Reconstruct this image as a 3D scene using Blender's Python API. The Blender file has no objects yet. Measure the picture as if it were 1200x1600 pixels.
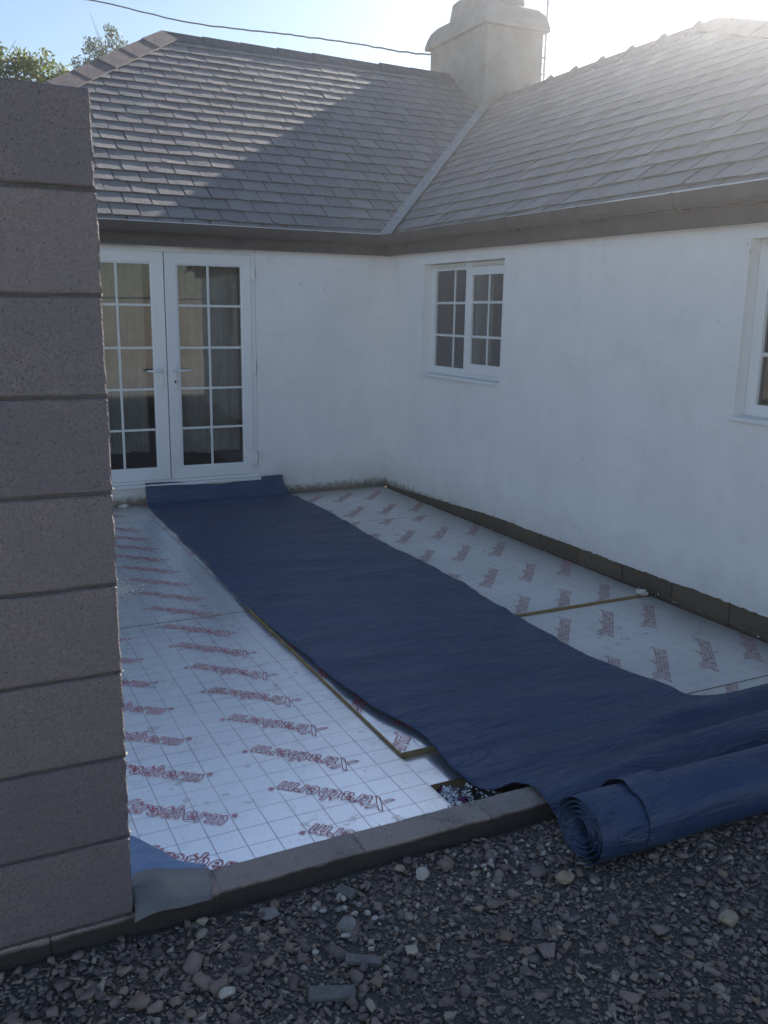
import bpy, bmesh, math, random
import numpy as np
from mathutils import Vector, Matrix, noise

random.seed(7)
rng = np.random.default_rng(7)
R = math.radians
scene = bpy.context.scene
col = scene.collection

# ------------------------------------------------------------------ camera, sky, sun, exposure
cam_d = bpy.data.cameras.new("camera")
cam_d.sensor_fit = 'VERTICAL'
cam_d.sensor_height = 36.0
cam_d.lens = 36.0 * 1398.45 / 1600.0
cam_d.clip_start = 0.05
cam_d.clip_end = 2000
cam = bpy.data.objects.new("camera", cam_d)
cam.location = (-3.81847, -7.64931, 1.65674)
cam.rotation_euler = (R(77.33897), R(-0.87889), R(-26.30622))
col.objects.link(cam)
scene.camera = cam

SUN_AZ, SUN_EL = 51.0, 26.2          # azimuth from +Y towards +X
world = bpy.data.worlds.new("World")
scene.world = world
world.use_nodes = True
wn = world.node_tree.nodes
sky = wn.new('ShaderNodeTexSky')
sky.sky_type = 'NISHITA'
sky.sun_disc = False
sky.sun_elevation = R(SUN_EL)
sky.sun_rotation = R(SUN_AZ)
sky.altitude = 50
sky.air_density = 1.0
sky.dust_density = 0.35
sky.ozone_density = 1.2
world.node_tree.links.new(sky.outputs[0], wn['Background'].inputs[0])
wn['Background'].inputs[1].default_value = 0.05

sun_d = bpy.data.lights.new("sun", 'SUN')
sun_d.energy = 5.0
sun_d.angle = R(0.5)
sun_d.color = (1.0, 0.94, 0.85)
sun = bpy.data.objects.new("sun", sun_d)
sv = Vector((math.cos(R(SUN_EL)) * math.sin(R(SUN_AZ)), math.cos(R(SUN_EL)) * math.cos(R(SUN_AZ)), math.sin(R(SUN_EL))))
sun.rotation_euler = sv.to_track_quat('Z', 'Y').to_euler()
sun.location = (20, 16, 20)
col.objects.link(sun)

scene.view_settings.view_transform = 'Standard'
scene.view_settings.look = 'None'
scene.view_settings.exposure = 1.62
scene.view_settings.gamma = 1.0
scene.view_settings.use_curve_mapping = False
scene.cycles.max_bounces = 8
scene.cycles.transparent_max_bounces = 12

# ------------------------------------------------------------------ node helpers and materials
class NT:
    def __init__(self, name):
        self.m = bpy.data.materials.new(name)
        self.m.use_nodes = True
        self.t = self.m.node_tree
        self.n = self.t.nodes
        self.bsdf = self.n['Principled BSDF']
        self.out = self.n['Material Output']
    def new(self, typ, **kw):
        x = self.n.new(typ)
        for k, v in kw.items():
            setattr(x, k, v)
        return x
    def link(self, a, b):
        self.t.links.new(a, b)
    def val(self, sock, v):
        if isinstance(v, (int, float, tuple, list)):
            sock.default_value = v
        else:
            self.link(v, sock)
    def pos(self):
        return self.new('ShaderNodeNewGeometry').outputs['Position']
    def obj(self):
        return self.new('ShaderNodeTexCoord').outputs['Object']
    def noise(self, vec, scale, detail=3, rough=0.55, dist=0.0, stretch=None):
        if stretch:
            mp = self.new('ShaderNodeMapping')
            self.link(vec, mp.inputs[0]); mp.inputs['Scale'].default_value = stretch
            vec = mp.outputs[0]
        x = self.new('ShaderNodeTexNoise')
        self.link(vec, x.inputs['Vector'])
        x.inputs['Scale'].default_value = scale
        x.inputs['Detail'].default_value = detail
        x.inputs['Roughness'].default_value = rough
        x.inputs['Distortion'].default_value = dist
        return x.outputs['Fac']
    def voro(self, vec, scale, feature='F1', out='Distance'):
        x = self.new('ShaderNodeTexVoronoi', feature=feature)
        self.link(vec, x.inputs['Vector'])
        x.inputs['Scale'].default_value = scale
        return x.outputs[out]
    def ramp(self, fac, stops):
        x = self.new('ShaderNodeValToRGB')
        cr = x.color_ramp
        while len(cr.elements) < len(stops):
            cr.elements.new(0.5)
        for e, (p, c) in zip(cr.elements, stops):
            e.position = p
            e.color = (c, c, c, 1) if isinstance(c, (int, float)) else (*c, 1)
        self.link(fac, x.inputs[0])
        return x.outputs[0]
    def math(self, op, a, b=None, c=None, clamp=False):
        x = self.new('ShaderNodeMath', operation=op, use_clamp=clamp)
        self.val(x.inputs[0], a)
        if b is not None: self.val(x.inputs[1], b)
        if c is not None: self.val(x.inputs[2], c)
        return x.outputs[0]
    def mix(self, fac, a, b, mode='MIX'):
        x = self.new('ShaderNodeMix', data_type='RGBA', blend_type=mode)
        self.val(x.inputs[0], fac)
        for s, v in ((x.inputs[6], a), (x.inputs[7], b)):
            if isinstance(v, (tuple, list)):
                s.default_value = (*v[:3], 1)
            else:
                self.link(v, s)
        return x.outputs[2]
    def sep(self, vec):
        x = self.new('ShaderNodeSeparateXYZ')
        self.link(vec, x.inputs[0])
        return x.outputs
    def bump(self, h, strength=0.3, dist=0.01, prev=None):
        x = self.new('ShaderNodeBump')
        x.inputs['Strength'].default_value = strength
        x.inputs['Distance'].default_value = dist
        self.link(h, x.inputs['Height'])
        if prev is not None: self.link(prev, x.inputs['Normal'])
        return x.outputs[0]
    def fin(self, colr, rough=0.7, normal=None, metal=0.0, spec=0.5):
        b = self.bsdf
        if isinstance(colr, (tuple, list)): b.inputs['Base Color'].default_value = (*colr[:3], 1)
        else: self.link(colr, b.inputs['Base Color'])
        self.val(b.inputs['Roughness'], rough)
        self.val(b.inputs['Metallic'], metal)
        b.inputs['Specular IOR Level'].default_value = spec
        if normal is not None: self.link(normal, b.inputs['Normal'])
        return self.m

M = {}

# white painted render, streaked and grubby towards the ground
def mat_render():
    t = NT("white_render")
    p = t.pos()
    z = t.sep(p)[2]
    big = t.noise(p, 1.3, 4, 0.6)
    blot = t.noise(p, 4.5, 5, 0.65)
    fine = t.noise(p, 38, 4, 0.6)
    streak = t.noise(p, 5.0, 4, 0.6, 0.4, (1, 1, 0.16))
    c = t.mix(t.ramp(big, [(0.35, 0), (0.7, 1)]), (0.86, 0.835, 0.83), (0.81, 0.79, 0.785))
    c = t.mix(t.ramp(streak, [(0.55, 0), (0.8, 0.22)]), c, (0.62, 0.63, 0.635))
    patch = t.noise(p, 2.6, 6, 0.72, 0.5)
    c = t.mix(t.ramp(patch, [(0.46, 0), (0.66, 0.28)]), c, (0.71, 0.705, 0.71))
    hair = t.math('ABSOLUTE', t.math('SUBTRACT', t.noise(p, 2.1, 3, 0.5, 0.8), 0.5))
    hair = t.math('MULTIPLY', t.ramp(hair, [(0.0, 1), (0.004, 0)]), t.ramp(t.noise(p, 1.1, 2, 0.5), [(0.54, 0), (0.62, 0.35)]))
    c = t.mix(hair, c, (0.44, 0.43, 0.41))
    c = t.mix(t.ramp(blot, [(0.58, 0), (0.8, 0.35)]), c, (0.60, 0.585, 0.55))
    # thin scuffs and scratches
    for i, (rot, sc) in enumerate([(0.7, 1.0), (-1.0, 1.5), (1.35, 0.8)]):
        mp = t.new('ShaderNodeMapping')
        turn = t.new('ShaderNodeMapping')
        t.link(p, turn.inputs[0])
        turn.inputs['Rotation'].default_value = (rot, rot, 0.0)
        t.link(turn.outputs[0], mp.inputs[0])
        mp.inputs['Location'].default_value = (3.1 * i, 1.7 * i, 0.4)
        mp.inputs['Scale'].default_value = (24 * sc, 24 * sc, 2.0 * sc)
        n = t.noise(mp.outputs[0], 1.0, 2, 0.5)
        m = t.math('MULTIPLY', t.ramp(n, [(0.715, 0), (0.77, 0.5)]), t.ramp(blot, [(0.50, 0), (0.62, 1)]))
        c = t.mix(m, c, (0.40, 0.41, 0.42))
    speck = t.ramp(t.noise(p, 60, 2, 0.5), [(0.70, 0), (0.76, 0.55)])
    c = t.mix(t.math('MULTIPLY', speck, t.ramp(big, [(0.5, 0), (0.62, 1)])), c, (0.36, 0.36, 0.36))
    # splash zone at the foot of the wall
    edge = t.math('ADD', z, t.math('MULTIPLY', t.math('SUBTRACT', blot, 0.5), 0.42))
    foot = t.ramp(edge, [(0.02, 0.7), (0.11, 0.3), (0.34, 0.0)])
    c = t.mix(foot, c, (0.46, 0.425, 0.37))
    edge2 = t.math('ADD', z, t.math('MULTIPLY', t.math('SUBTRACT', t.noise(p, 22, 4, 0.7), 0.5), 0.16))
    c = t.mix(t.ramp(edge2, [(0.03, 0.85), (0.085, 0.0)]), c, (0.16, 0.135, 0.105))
    h = t.math('ADD', t.math('MULTIPLY', blot, 0.8), t.math('MULTIPLY', fine, 0.22))
    nrm = t.bump(t.math('ADD', h, t.math('MULTIPLY', patch, 0.9)), 0.5, 0.022)
    return t.fin(c, 0.82, nrm, spec=0.25)
M['render'] = mat_render()

def mat_block(name, base, damp=False):
    t = NT(name)
    o = t.obj()
    info = t.new('ShaderNodeObjectInfo').outputs['Random']
    off = t.new('ShaderNodeVectorMath', operation='ADD')
    t.link(o, off.inputs[0])
    cx = t.new('ShaderNodeCombineXYZ')
    t.link(t.math('MULTIPLY', info, 17.0), cx.inputs[0]); t.link(t.math('MULTIPLY', info, 5.0), cx.inputs[2])
    t.link(cx.outputs[0], off.inputs[1])
    p = off.outputs[0]
    speck = t.noise(p, 210, 3, 0.7)
    grit = t.voro(p, 150)
    big = t.noise(p, 7, 4, 0.6)
    b = Vector(base)
    c = t.mix(t.ramp(speck, [(0.30, 0), (0.7, 1)]), tuple(b * 0.62), tuple(b * 1.35))
    c = t.mix(t.ramp(big, [(0.35, 0), (0.7, 0.6)]), c, tuple(Vector((b[0] * 0.80, b[1] * 0.84, b[2] * 0.95))))
    holes = t.ramp(t.voro(p, 85), [(0.07, 1), (0.19, 0)])
    holes = t.math('MULTIPLY', holes, t.ramp(t.noise(p, 30, 2, 0.5), [(0.42, 0), (0.55, 1)]))
    c = t.mix(t.math('MULTIPLY', holes, 0.85), c, tuple(b * 0.22))
    c = t.mix(t.math('MULTIPLY', t.math('SUBTRACT', info, 0.5), 0.8, clamp=True), c, (b[0] * 1.4, b[1] * 1.3, b[2] * 1.25))
    c = t.mix(t.math('MULTIPLY', t.math('SUBTRACT', 0.45, info), 0.8, clamp=True), c, (b[0] * .72, b[1] * .72, b[2] * .8))
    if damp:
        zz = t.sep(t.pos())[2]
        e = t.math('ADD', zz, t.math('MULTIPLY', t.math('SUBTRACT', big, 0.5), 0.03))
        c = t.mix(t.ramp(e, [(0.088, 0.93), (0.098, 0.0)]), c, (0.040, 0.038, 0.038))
    h = t.math('ADD', t.math('MULTIPLY', speck, 0.7), t.math('MULTIPLY', grit, 0.6))
    h = t.math('SUBTRACT', h, t.math('MULTIPLY', holes, 0.8))
    return t.fin(c, 0.95, t.bump(h, 0.75, 0.006), spec=0.15)
M['block'] = mat_block("grey_dense_block", (0.212, 0.190, 0.194))
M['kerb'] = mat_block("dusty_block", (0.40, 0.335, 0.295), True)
M['plinth'] = mat_block("old_brown_block", (0.135, 0.104, 0.078))

def mat_simple_noise(name, a, b, scale, rough=0.8, bump=0.3, bd=0.005, world_=False, metal=0, spec=0.4):
    t = NT(name)
    p = t.pos() if world_ else t.obj()
    n = t.noise(p, scale, 4, 0.6)
    c = t.mix(t.ramp(n, [(0.3, 0), (0.7, 1)]), a, b)
    return t.fin(c, rough, t.bump(t.noise(p, scale * 3, 4, 0.65), bump, bd), metal, spec)
M['mortar'] = mat_simple_noise("mortar", (0.085, 0.082, 0.083), (0.135, 0.13, 0.128), 60, 0.95, 0.6, 0.006, True, 0, 0.2)
M['chimney'] = mat_simple_noise("weathered_render", (0.20, 0.19, 0.178), (0.285, 0.272, 0.255), 4, 0.9, 0.4, 0.01, True, 0, 0.2)
M['lead'] = mat_simple_noise("lead_flashing", (0.25, 0.258, 0.27), (0.33, 0.34, 0.352), 9, 0.65, 0.25, 0.006, True)
M['tile'] = mat_simple_noise("clay_ridge", (0.155, 0.125, 0.125), (0.225, 0.185, 0.18), 11, 0.85, 0.5, 0.008, False, 0, 0.3)
M['ridge'] = mat_simple_noise("blue_ridge", (0.085, 0.083, 0.092), (0.135, 0.13, 0.138), 11, 0.8, 0.5, 0.008, False, 0, 0.3)
M['fascia'] = mat_simple_noise("brown_fascia", (0.088, 0.078, 0.078), (0.115, 0.103, 0.102), 6, 0.8, 0.12, 0.004, True, 0, 0.2)
M['gutter'] = mat_simple_noise("brown_gutter", (0.070, 0.062, 0.062), (0.092, 0.083, 0.082), 5, 0.8, 0.08, 0.004, True, 0, 0.15)
M['upvc'] = mat_simple_noise("white_upvc", (0.74, 0.75, 0.76), (0.80, 0.80, 0.80), 3, 0.35, 0.03, 0.002, True)
M['bar'] = mat_simple_noise("glazing_bar", (0.66, 0.68, 0.66), (0.72, 0.73, 0.72), 3, 0.4, 0.03, 0.002, True)
M['vent'] = mat_simple_noise("cream_vent", (0.66, 0.65, 0.58), (0.72, 0.71, 0.65), 6, 0.5, 0.05, 0.002, True)
M['chrome'] = mat_simple_noise("white_handle", (0.74, 0.75, 0.76), (0.82, 0.82, 0.82), 8, 0.25, 0.02, 0.001)
M['black'] = mat_simple_noise("black", (0.012, 0.012, 0.012), (0.02, 0.02, 0.02), 20, 0.6, 0.1)
M['inside'] = mat_simple_noise("room_paint", (0.24, 0.22, 0.20), (0.30, 0.28, 0.25), 2, 0.9, 0.1, 0.01, True)
M['curtain'] = mat_simple_noise("curtain_cloth", (0.36, 0.35, 0.33), (0.46, 0.445, 0.42), 7, 0.95, 0.2, 0.003, True, 0, 0.1)
M['cable'] = mat_simple_noise("black_cable", (0.03, 0.03, 0.035), (0.05, 0.05, 0.055), 30, 0.6, 0.1)
M['mast'] = mat_simple_noise("grey_steel", (0.30, 0.31, 0.33), (0.42, 0.43, 0.45), 12, 0.4, 0.1, 0.003, False, 0.6)
M['pir'] = mat_simple_noise("foam_core", (0.26, 0.175, 0.085), (0.40, 0.28, 0.14), 30, 0.95, 0.4, 0.004, True, 0, 0.1)
M['slab'] = mat_simple_noise("concrete_slab", (0.20, 0.195, 0.185), (0.28, 0.27, 0.255), 7, 0.9, 0.3, 0.01, True, 0, 0.2)
M['bark'] = mat_simple_noise("bark", (0.10, 0.08, 0.06), (0.18, 0.15, 0.12), 14, 0.95, 0.5, 0.02)
M['dust'] = mat_simple_noise("plaster_dust", (0.62, 0.57, 0.48), (0.75, 0.70, 0.62), 50, 0.95, 0.7, 0.006, True, 0, 0.1)
M['snot'] = mat_simple_noise("pale_mortar", (0.55, 0.50, 0.42), (0.70, 0.65, 0.55), 90, 0.95, 0.7, 0.004, False, 0, 0.1)
M['wallstone'] = mat_simple_noise("tan_render", (0.235, 0.22, 0.195), (0.31, 0.29, 0.26), 2.0, 0.9, 0.4, 0.02, True, 0, 0.2)

def mat_slate():
    t = NT("welsh_slate")
    g = t.new('ShaderNodeNewGeometry')
    r1 = g.outputs['Random Per Island']
    r2 = t.new('ShaderNodeObjectInfo').outputs['Random']
    r = t.math('FRACT', t.math('ADD', t.math('MULTIPLY', r1, 7.13), t.math('MULTIPLY', r2, 3.71)))
    p = g.outputs['Position']
    n = t.noise(p, 26, 5, 0.65)
    big = t.noise(p, 0.9, 3, 0.6)
    c = t.ramp(r, [(0.0, (0.140, 0.132, 0.142)), (0.4, (0.182, 0.171, 0.180)), (0.8, (0.215, 0.200, 0.206)), (1.0, (0.27, 0.248, 0.246))])
    c = t.mix(t.ramp(n, [(0.35, 0.0), (0.75, 0.55)]), c, (0.30, 0.28, 0.265))
    c = t.mix(t.ramp(big, [(0.45, 0.0), (0.7, 0.45)]), c, (0.155, 0.147, 0.155))
    lich = t.ramp(t.noise(p, 60, 3, 0.6), [(0.70, 0), (0.76, 0.6)])
    c = t.mix(lich, c, (0.34, 0.33, 0.29))
    nb = t.bump(t.noise(p, 40, 5, 0.7), 0.5, 0.006)
    return t.fin(c, t.ramp(n, [(0.3, 0.5), (0.7, 0.75)]), nb, spec=0.4)
M['slate'] = mat_slate()

def mat_gravel():
    t = NT("slate_gravel")
    g = t.new('ShaderNodeNewGeometry')
    r = g.outputs['Random Per Island']
    p = g.outputs['Position']
    n = t.noise(p, 70, 4, 0.65)
    patch = t.noise(p, 2.2, 3, 0.5)
    c = t.ramp(r, [(0.0, (0.102, 0.087, 0.091)), (0.38, (0.184, 0.153, 0.151)), (0.62, (0.257, 0.207, 0.191)),
                   (0.78, (0.218, 0.151, 0.109)), (0.86, (0.315, 0.240, 0.188)), (0.945, (0.352, 0.319, 0.274)), (0.972, (0.431, 0.381, 0.302)), (1.0, (0.596, 0.534, 0.436))])
    c = t.mix(t.ramp(n, [(0.35, 0), (0.75, 0.5)]), c, (0.297, 0.234, 0.202))
    c = t.mix(t.ramp(patch, [(0.52, 0), (0.68, 0.45)]), c, (0.341, 0.272, 0.239))
    return t.fin(c, 0.85, t.bump(t.noise(p, 150, 4, 0.7), 0.4, 0.003), spec=0.3)
M['gravel'] = mat_gravel()

def mat_stone(name, c0, c1):
    t = NT(name)
    p = t.pos()
    n = t.noise(p, 45, 5, 0.65)
    c = t.mix(t.ramp(n, [(0.3, 0), (0.7, 1)]), c0, c1)
    return t.fin(c, 0.85, t.bump(t.noise(p, 130, 4, 0.7), 0.4, 0.003), spec=0.3)
M['st_slate'] = mat_stone("slate_stone", (0.125, 0.12, 0.123), (0.20, 0.19, 0.192))
M['st_pale'] = mat_stone("pale_stone", (0.40, 0.38, 0.35), (0.54, 0.52, 0.48))
M['st_grey'] = mat_stone("grey_stone", (0.20, 0.192, 0.195), (0.29, 0.28, 0.278))
M['st_tan'] = mat_stone("tan_stone", (0.30, 0.235, 0.165), (0.40, 0.335, 0.26))

def mat_ground(name, k):
    t = NT(name)
    p = t.pos()
    f = t.noise(p, 120, 4, 0.7)
    v = t.voro(p, 95)
    big = t.noise(p, 1.7, 4, 0.6)
    c = t.mix(t.ramp(f, [(0.3, 0), (0.7, 1)]), (0.055 * k, 0.052 * k, 0.050 * k), (0.135 * k, 0.126 * k, 0.116 * k))
    c = t.mix(t.ramp(big, [(0.4, 0), (0.7, 0.6)]), c, (0.12 * k, 0.115 * k, 0.112 * k))
    return t.fin(c, 0.95, t.bump(t.math('ADD', v, f), 0.9, 0.012), spec=0.2)
M['ground'] = mat_ground('pale_grit', 2.9)
M['grit'] = mat_ground('dark_grit', 1.3)

def mat_membrane():
    t = NT("blue_membrane")
    p = t.pos()
    mp = t.new('ShaderNodeMapping')
    t.link(p, mp.inputs[0])
    mp.inputs['Rotation'].default_value = (0, 0, R(-14))
    mp.inputs['Scale'].default_value = (1.0, 5.0, 3.0)
    w = t.noise(mp.outputs[0], 2.6, 5, 0.55, 0.6)
    w2 = t.noise(p, 35, 4, 0.6)
    dust = t.ramp(t.noise(p, 2.6, 7, 0.75), [(0.46, 0.0), (0.72, 0.42)])
    c = t.mix(t.ramp(w, [(0.35, 0), (0.65, 1)]), (0.013, 0.041, 0.112), (0.020, 0.056, 0.142))
    c = t.mix(dust, c, (0.072, 0.115, 0.175))
    c = t.mix(t.ramp(w2, [(0.66, 0), (0.78, 0.35)]), c, (0.13, 0.16, 0.22))
    cre = t.math('ABSOLUTE', t.math('SUBTRACT', t.noise(mp.outputs[0], 1.9, 4, 0.6, 0.9), 0.5))
    cre = t.ramp(cre, [(0.0, 1), (0.03, 0.25), (0.09, 0)])
    sharp = t.voro(mp.outputs[0], 2.4, 'DISTANCE_TO_EDGE')
    sharp = t.ramp(sharp, [(0.0, 1), (0.05, 0)])
    h = t.math('ADD', t.math('ADD', w, t.math('MULTIPLY', cre, 0.35)), t.math('ADD', t.math('MULTIPLY', w2, 0.08), t.math('MULTIPLY', sharp, 0.02)))
    c = t.mix(t.math('MULTIPLY', cre, 0.16), c, (0.065, 0.115, 0.18))
    return t.fin(c, t.math('ADD', t.ramp(w2, [(0.3, 0.34), (0.7, 0.5)]), t.math('MULTIPLY', dust, 0.4)), t.bump(h, 0.55, 0.035), spec=0.5)
M['membrane'] = mat_membrane()
M['grey_dpc'] = mat_simple_noise("grey_plastic", (0.125, 0.135, 0.145), (0.18, 0.19, 0.195), 14, 0.55, 0.2, 0.004, True)
M['blue_scrap'] = mat_simple_noise("dusty_blue_plastic", (0.10, 0.19, 0.36), (0.17, 0.27, 0.44), 16, 0.45, 0.2, 0.004, True)

def mat_foil(name, ox, oy, dusty):
    t = NT(name)
    p = t.pos()
    xyz = t.sep(p)
    def lines(s, off, wid):
        f = t.math('FRACT', t.math('ADD', t.math('MULTIPLY', s, 10.0), off))
        return t.math('LESS_THAN', t.math('ABSOLUTE', t.math('SUBTRACT', f, 0.5)), wid)
    lx = lines(xyz[0], ox, 0.018)
    ly = lines(xyz[1], oy, 0.016)
    fade = t.ramp(t.noise(p, 3.0, 3, 0.5), [(0.3, 0.45), (0.6, 0.95)])
    grid = t.math('MULTIPLY', t.math('MAXIMUM', lx, ly), fade)
    n1 = t.noise(p, 1.8, 5, 0.6)
    n2 = t.noise(p, 90, 3, 0.6)
    n3 = t.noise(p, 6.5, 5, 0.7)
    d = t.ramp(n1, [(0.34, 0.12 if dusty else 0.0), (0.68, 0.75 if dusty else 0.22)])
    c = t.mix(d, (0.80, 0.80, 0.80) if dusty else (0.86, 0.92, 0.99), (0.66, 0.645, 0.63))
    c = t.mix(t.ramp(n3, [(0.56, 0), (0.76, 0.4)]), c, (0.50, 0.485, 0.47))
    sm = t.ramp(t.math('MULTIPLY', t.noise(p, 3.3, 6, 0.75, 1.2), t.noise(p, 17, 3, 0.6)), [(0.335, 0), (0.38, 0.4)])
    c = t.mix(sm, c, (0.30, 0.285, 0.27))
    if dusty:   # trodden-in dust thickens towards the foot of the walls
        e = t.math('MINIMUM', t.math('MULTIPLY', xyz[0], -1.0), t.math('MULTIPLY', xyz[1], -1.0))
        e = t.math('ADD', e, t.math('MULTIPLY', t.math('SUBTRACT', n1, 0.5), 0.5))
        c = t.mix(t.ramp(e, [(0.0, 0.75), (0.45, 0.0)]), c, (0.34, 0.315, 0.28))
    spk = t.ramp(t.noise(p, 75, 2, 0.5), [(0.70, 0), (0.735, 0.7)])
    c = t.mix(spk, c, (0.2, 0.19, 0.18))
    c = t.mix(t.math('MULTIPLY', grid, 0.75 if not dusty else 0.4), c, (0.24, 0.16, 0.22))
    # creases pressed into the facing
    mp = t.new('ShaderNodeMapping'); t.link(p, mp.inputs[0])
    mp.inputs['Rotation'].default_value = (0, 0, R(8)); mp.inputs['Scale'].default_value = (9, 0.7, 1)
    cr = t.noise(mp.outputs[0], 1.0, 3, 0.5)
    h = t.math('ADD', t.math('MULTIPLY', n2, 0.25), t.math('MULTIPLY', t.noise(p, 9, 4, 0.6), 0.9))
    h = t.math('ADD', h, t.math('MULTIPLY', cr, 0.6))
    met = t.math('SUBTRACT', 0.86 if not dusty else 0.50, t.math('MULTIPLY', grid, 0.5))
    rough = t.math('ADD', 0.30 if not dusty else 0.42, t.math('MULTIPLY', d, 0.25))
    return t.fin(c, rough, t.bump(h, 0.3, 0.007), met, 0.5)
M['foil'] = mat_foil("printed_foil", 0.1, 0.5, False)
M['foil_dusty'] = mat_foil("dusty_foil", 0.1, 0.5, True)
t = NT("red_print"); M['print'] = t.fin((0.48, 0.045, 0.085), 0.6)
t = NT("faded_red_print"); M['print_faded'] = t.fin((0.44, 0.17, 0.18), 0.7)
def mat_crinkle():
    t = NT("crinkled_foil")
    p = t.pos()
    pur = t.ramp(t.noise(p, 11, 2, 0.4), [(0.60, 0), (0.63, 1)])
    c = t.mix(pur, (0.66, 0.67, 0.68), (0.20, 0.045, 0.16))
    return t.fin(c, 0.24, t.bump(t.voro(p, 70), 0.8, 0.01), t.math('SUBTRACT', 0.9, t.math('MULTIPLY', pur, 0.6)))
M['crinkle'] = mat_crinkle()

def mat_glass():
    t = NT("window_glass")
    for x in list(t.n):
        if x.type == 'BSDF_PRINCIPLED': t.n.remove(x)
    tr = t.new('ShaderNodeBsdfTransparent'); tr.inputs[0].default_value = (0.80, 0.83, 0.82, 1)
    gl = t.new('ShaderNodeBsdfGlossy'); gl.inputs['Roughness'].default_value = 0.01
    gl.inputs[0].default_value = (0.95, 0.97, 1, 1)
    fr = t.new('ShaderNodeFresnel'); fr.inputs[0].default_value = 1.55
    mx = t.new('ShaderNodeMixShader')
    t.link(t.math('MULTIPLY', fr.outputs[0], 1.9, clamp=True), mx.inputs[0])
    t.link(tr.outputs[0], mx.inputs[1]); t.link(gl.outputs[0], mx.inputs[2])
    t.link(mx.outputs[0], t.out.inputs[0])
    return t.m
M['glass'] = mat_glass()

def mat_leaf(name, a, b):
    t = NT(name)
    g = t.new('ShaderNodeNewGeometry')
    c = t.ramp(g.outputs['Random Per Island'], [(0.0, a), (1.0, b)])
    t.fin(c, 0.6, spec=0.3)
    tl = t.new('ShaderNodeBsdfTranslucent'); t.link(c, tl.inputs[0])
    mx = t.new('ShaderNodeMixShader'); mx.inputs[0].default_value = 0.4
    t.link(t.bsdf.outputs[0], mx.inputs[1]); t.link(tl.outputs[0], mx.inputs[2])
    t.link(mx.outputs[0], t.out.inputs[0])
    return t.m
M['leaf_y'] = mat_leaf("yellow_green_leaf", (0.075, 0.11, 0.018), (0.20, 0.22, 0.045))
M['leaf_g'] = mat_leaf("grey_green_leaf", (0.045, 0.070, 0.035), (0.095, 0.12, 0.065))

# ------------------------------------------------------------------ object helpers
def tag(o, label=None, cat=None, group=None, kind=None):
    if label: o['label'] = label
    if cat: o['category'] = cat
    if group: o['group'] = group
    if kind: o['kind'] = kind
    return o

def empty(name, loc, label=None, cat=None, group=None):
    o = bpy.data.objects.new(name, None)
    o.location = loc
    o.empty_display_size = 0.2
    col.objects.link(o)
    return tag(o, label, cat, group)

def wloc(o):
    v = Vector((0, 0, 0))
    while o is not None:
        v = v + o.location      # no thing here is rotated above its parts
        o = o.parent
    return v

class MB:
    """collects vertices and faces in world space, then becomes ONE mesh object"""
    def __init__(s):
        s.v = []; s.f = []
    def quad(s, a, b, c, d):
        i = len(s.v); s.v += [tuple(a), tuple(b), tuple(c), tuple(d)]; s.f.append((i, i + 1, i + 2, i + 3)); return s
    def box(s, x0, x1, y0, y1, z0, z1):
        i = len(s.v)
        s.v += [(x0, y0, z0), (x1, y0, z0), (x1, y1, z0), (x0, y1, z0), (x0, y0, z1), (x1, y0, z1), (x1, y1, z1), (x0, y1, z1)]
        s.f += [(i, i + 3, i + 2, i + 1), (i + 4, i + 5, i + 6, i + 7), (i, i + 1, i + 5, i + 4), (i + 1, i + 2, i + 6, i + 5), (i + 2, i + 3, i + 7, i + 6), (i + 3, i, i + 4, i + 7)]
        return s
    def sweep(s, secs, closed=True, caps=True):
        """secs: list of rings (same length) of 3-D points"""
        n = len(secs[0]); i0 = len(s.v)
        for r in secs: s.v += [tuple(p) for p in r]
        for k in range(len(secs) - 1):
            for j in range(n if closed else n - 1):
                a = i0 + k * n + j; b = i0 + k * n + (j + 1) % n
                s.f.append((a, b, b + n, a + n))
        if caps and closed:
            s.f.append(tuple(i0 + j for j in reversed(range(n))))
            s.f.append(tuple(i0 + (len(secs) - 1) * n + j for j in range(n)))
        return s
    def tube(s, pts, r, n=8, caps=True):
        pts = [Vector(p) for p in pts]
        secs = []
        for k, p in enumerate(pts):
            d = (pts[min(k + 1, len(pts) - 1)] - pts[max(k - 1, 0)]).normalized()
            u = d.cross(Vector((0, 0, 1)))
            if u.length < 1e-3: u = d.cross(Vector((1, 0, 0)))
            u.normalize(); w = u.cross(d)
            rr = r[k] if isinstance(r, (list, tuple)) else r
            secs.append([p + u * (rr * math.cos(2 * math.pi * j / n)) + w * (rr * math.sin(2 * math.pi * j / n)) for j in range(n)])
        return s.sweep(secs, True, caps)
    def build(s, name, mat, parent=None, bevel=0, smooth=False, recenter=True):
        me = bpy.data.meshes.new(name)
        v = np.array(s.v, float)
        c = (v.max(0) + v.min(0)) / 2 if recenter else np.zeros(3)
        me.from_pydata([tuple(p) for p in v - c], [], s.f)
        if bevel or True:
            bm = bmesh.new(); bm.from_mesh(me)
            bmesh.ops.recalc_face_normals(bm, faces=bm.faces)
            if bevel:
                bmesh.ops.bevel(bm, geom=[e for e in bm.edges if len(e.link_faces) == 2 and e.calc_face_angle(0) > 0.5], offset=bevel, segments=2, affect='EDGES', profile=0.6)
            bm.to_mesh(me); bm.free()
        me.materials.append(M[mat])
        if smooth: me.shade_smooth()
        o = bpy.data.objects.new(name, me)
        o.location = Vector(c) - (wloc(parent) if parent else Vector((0, 0, 0)))
        o.parent = parent
        col.objects.link(o)
        return o

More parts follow.
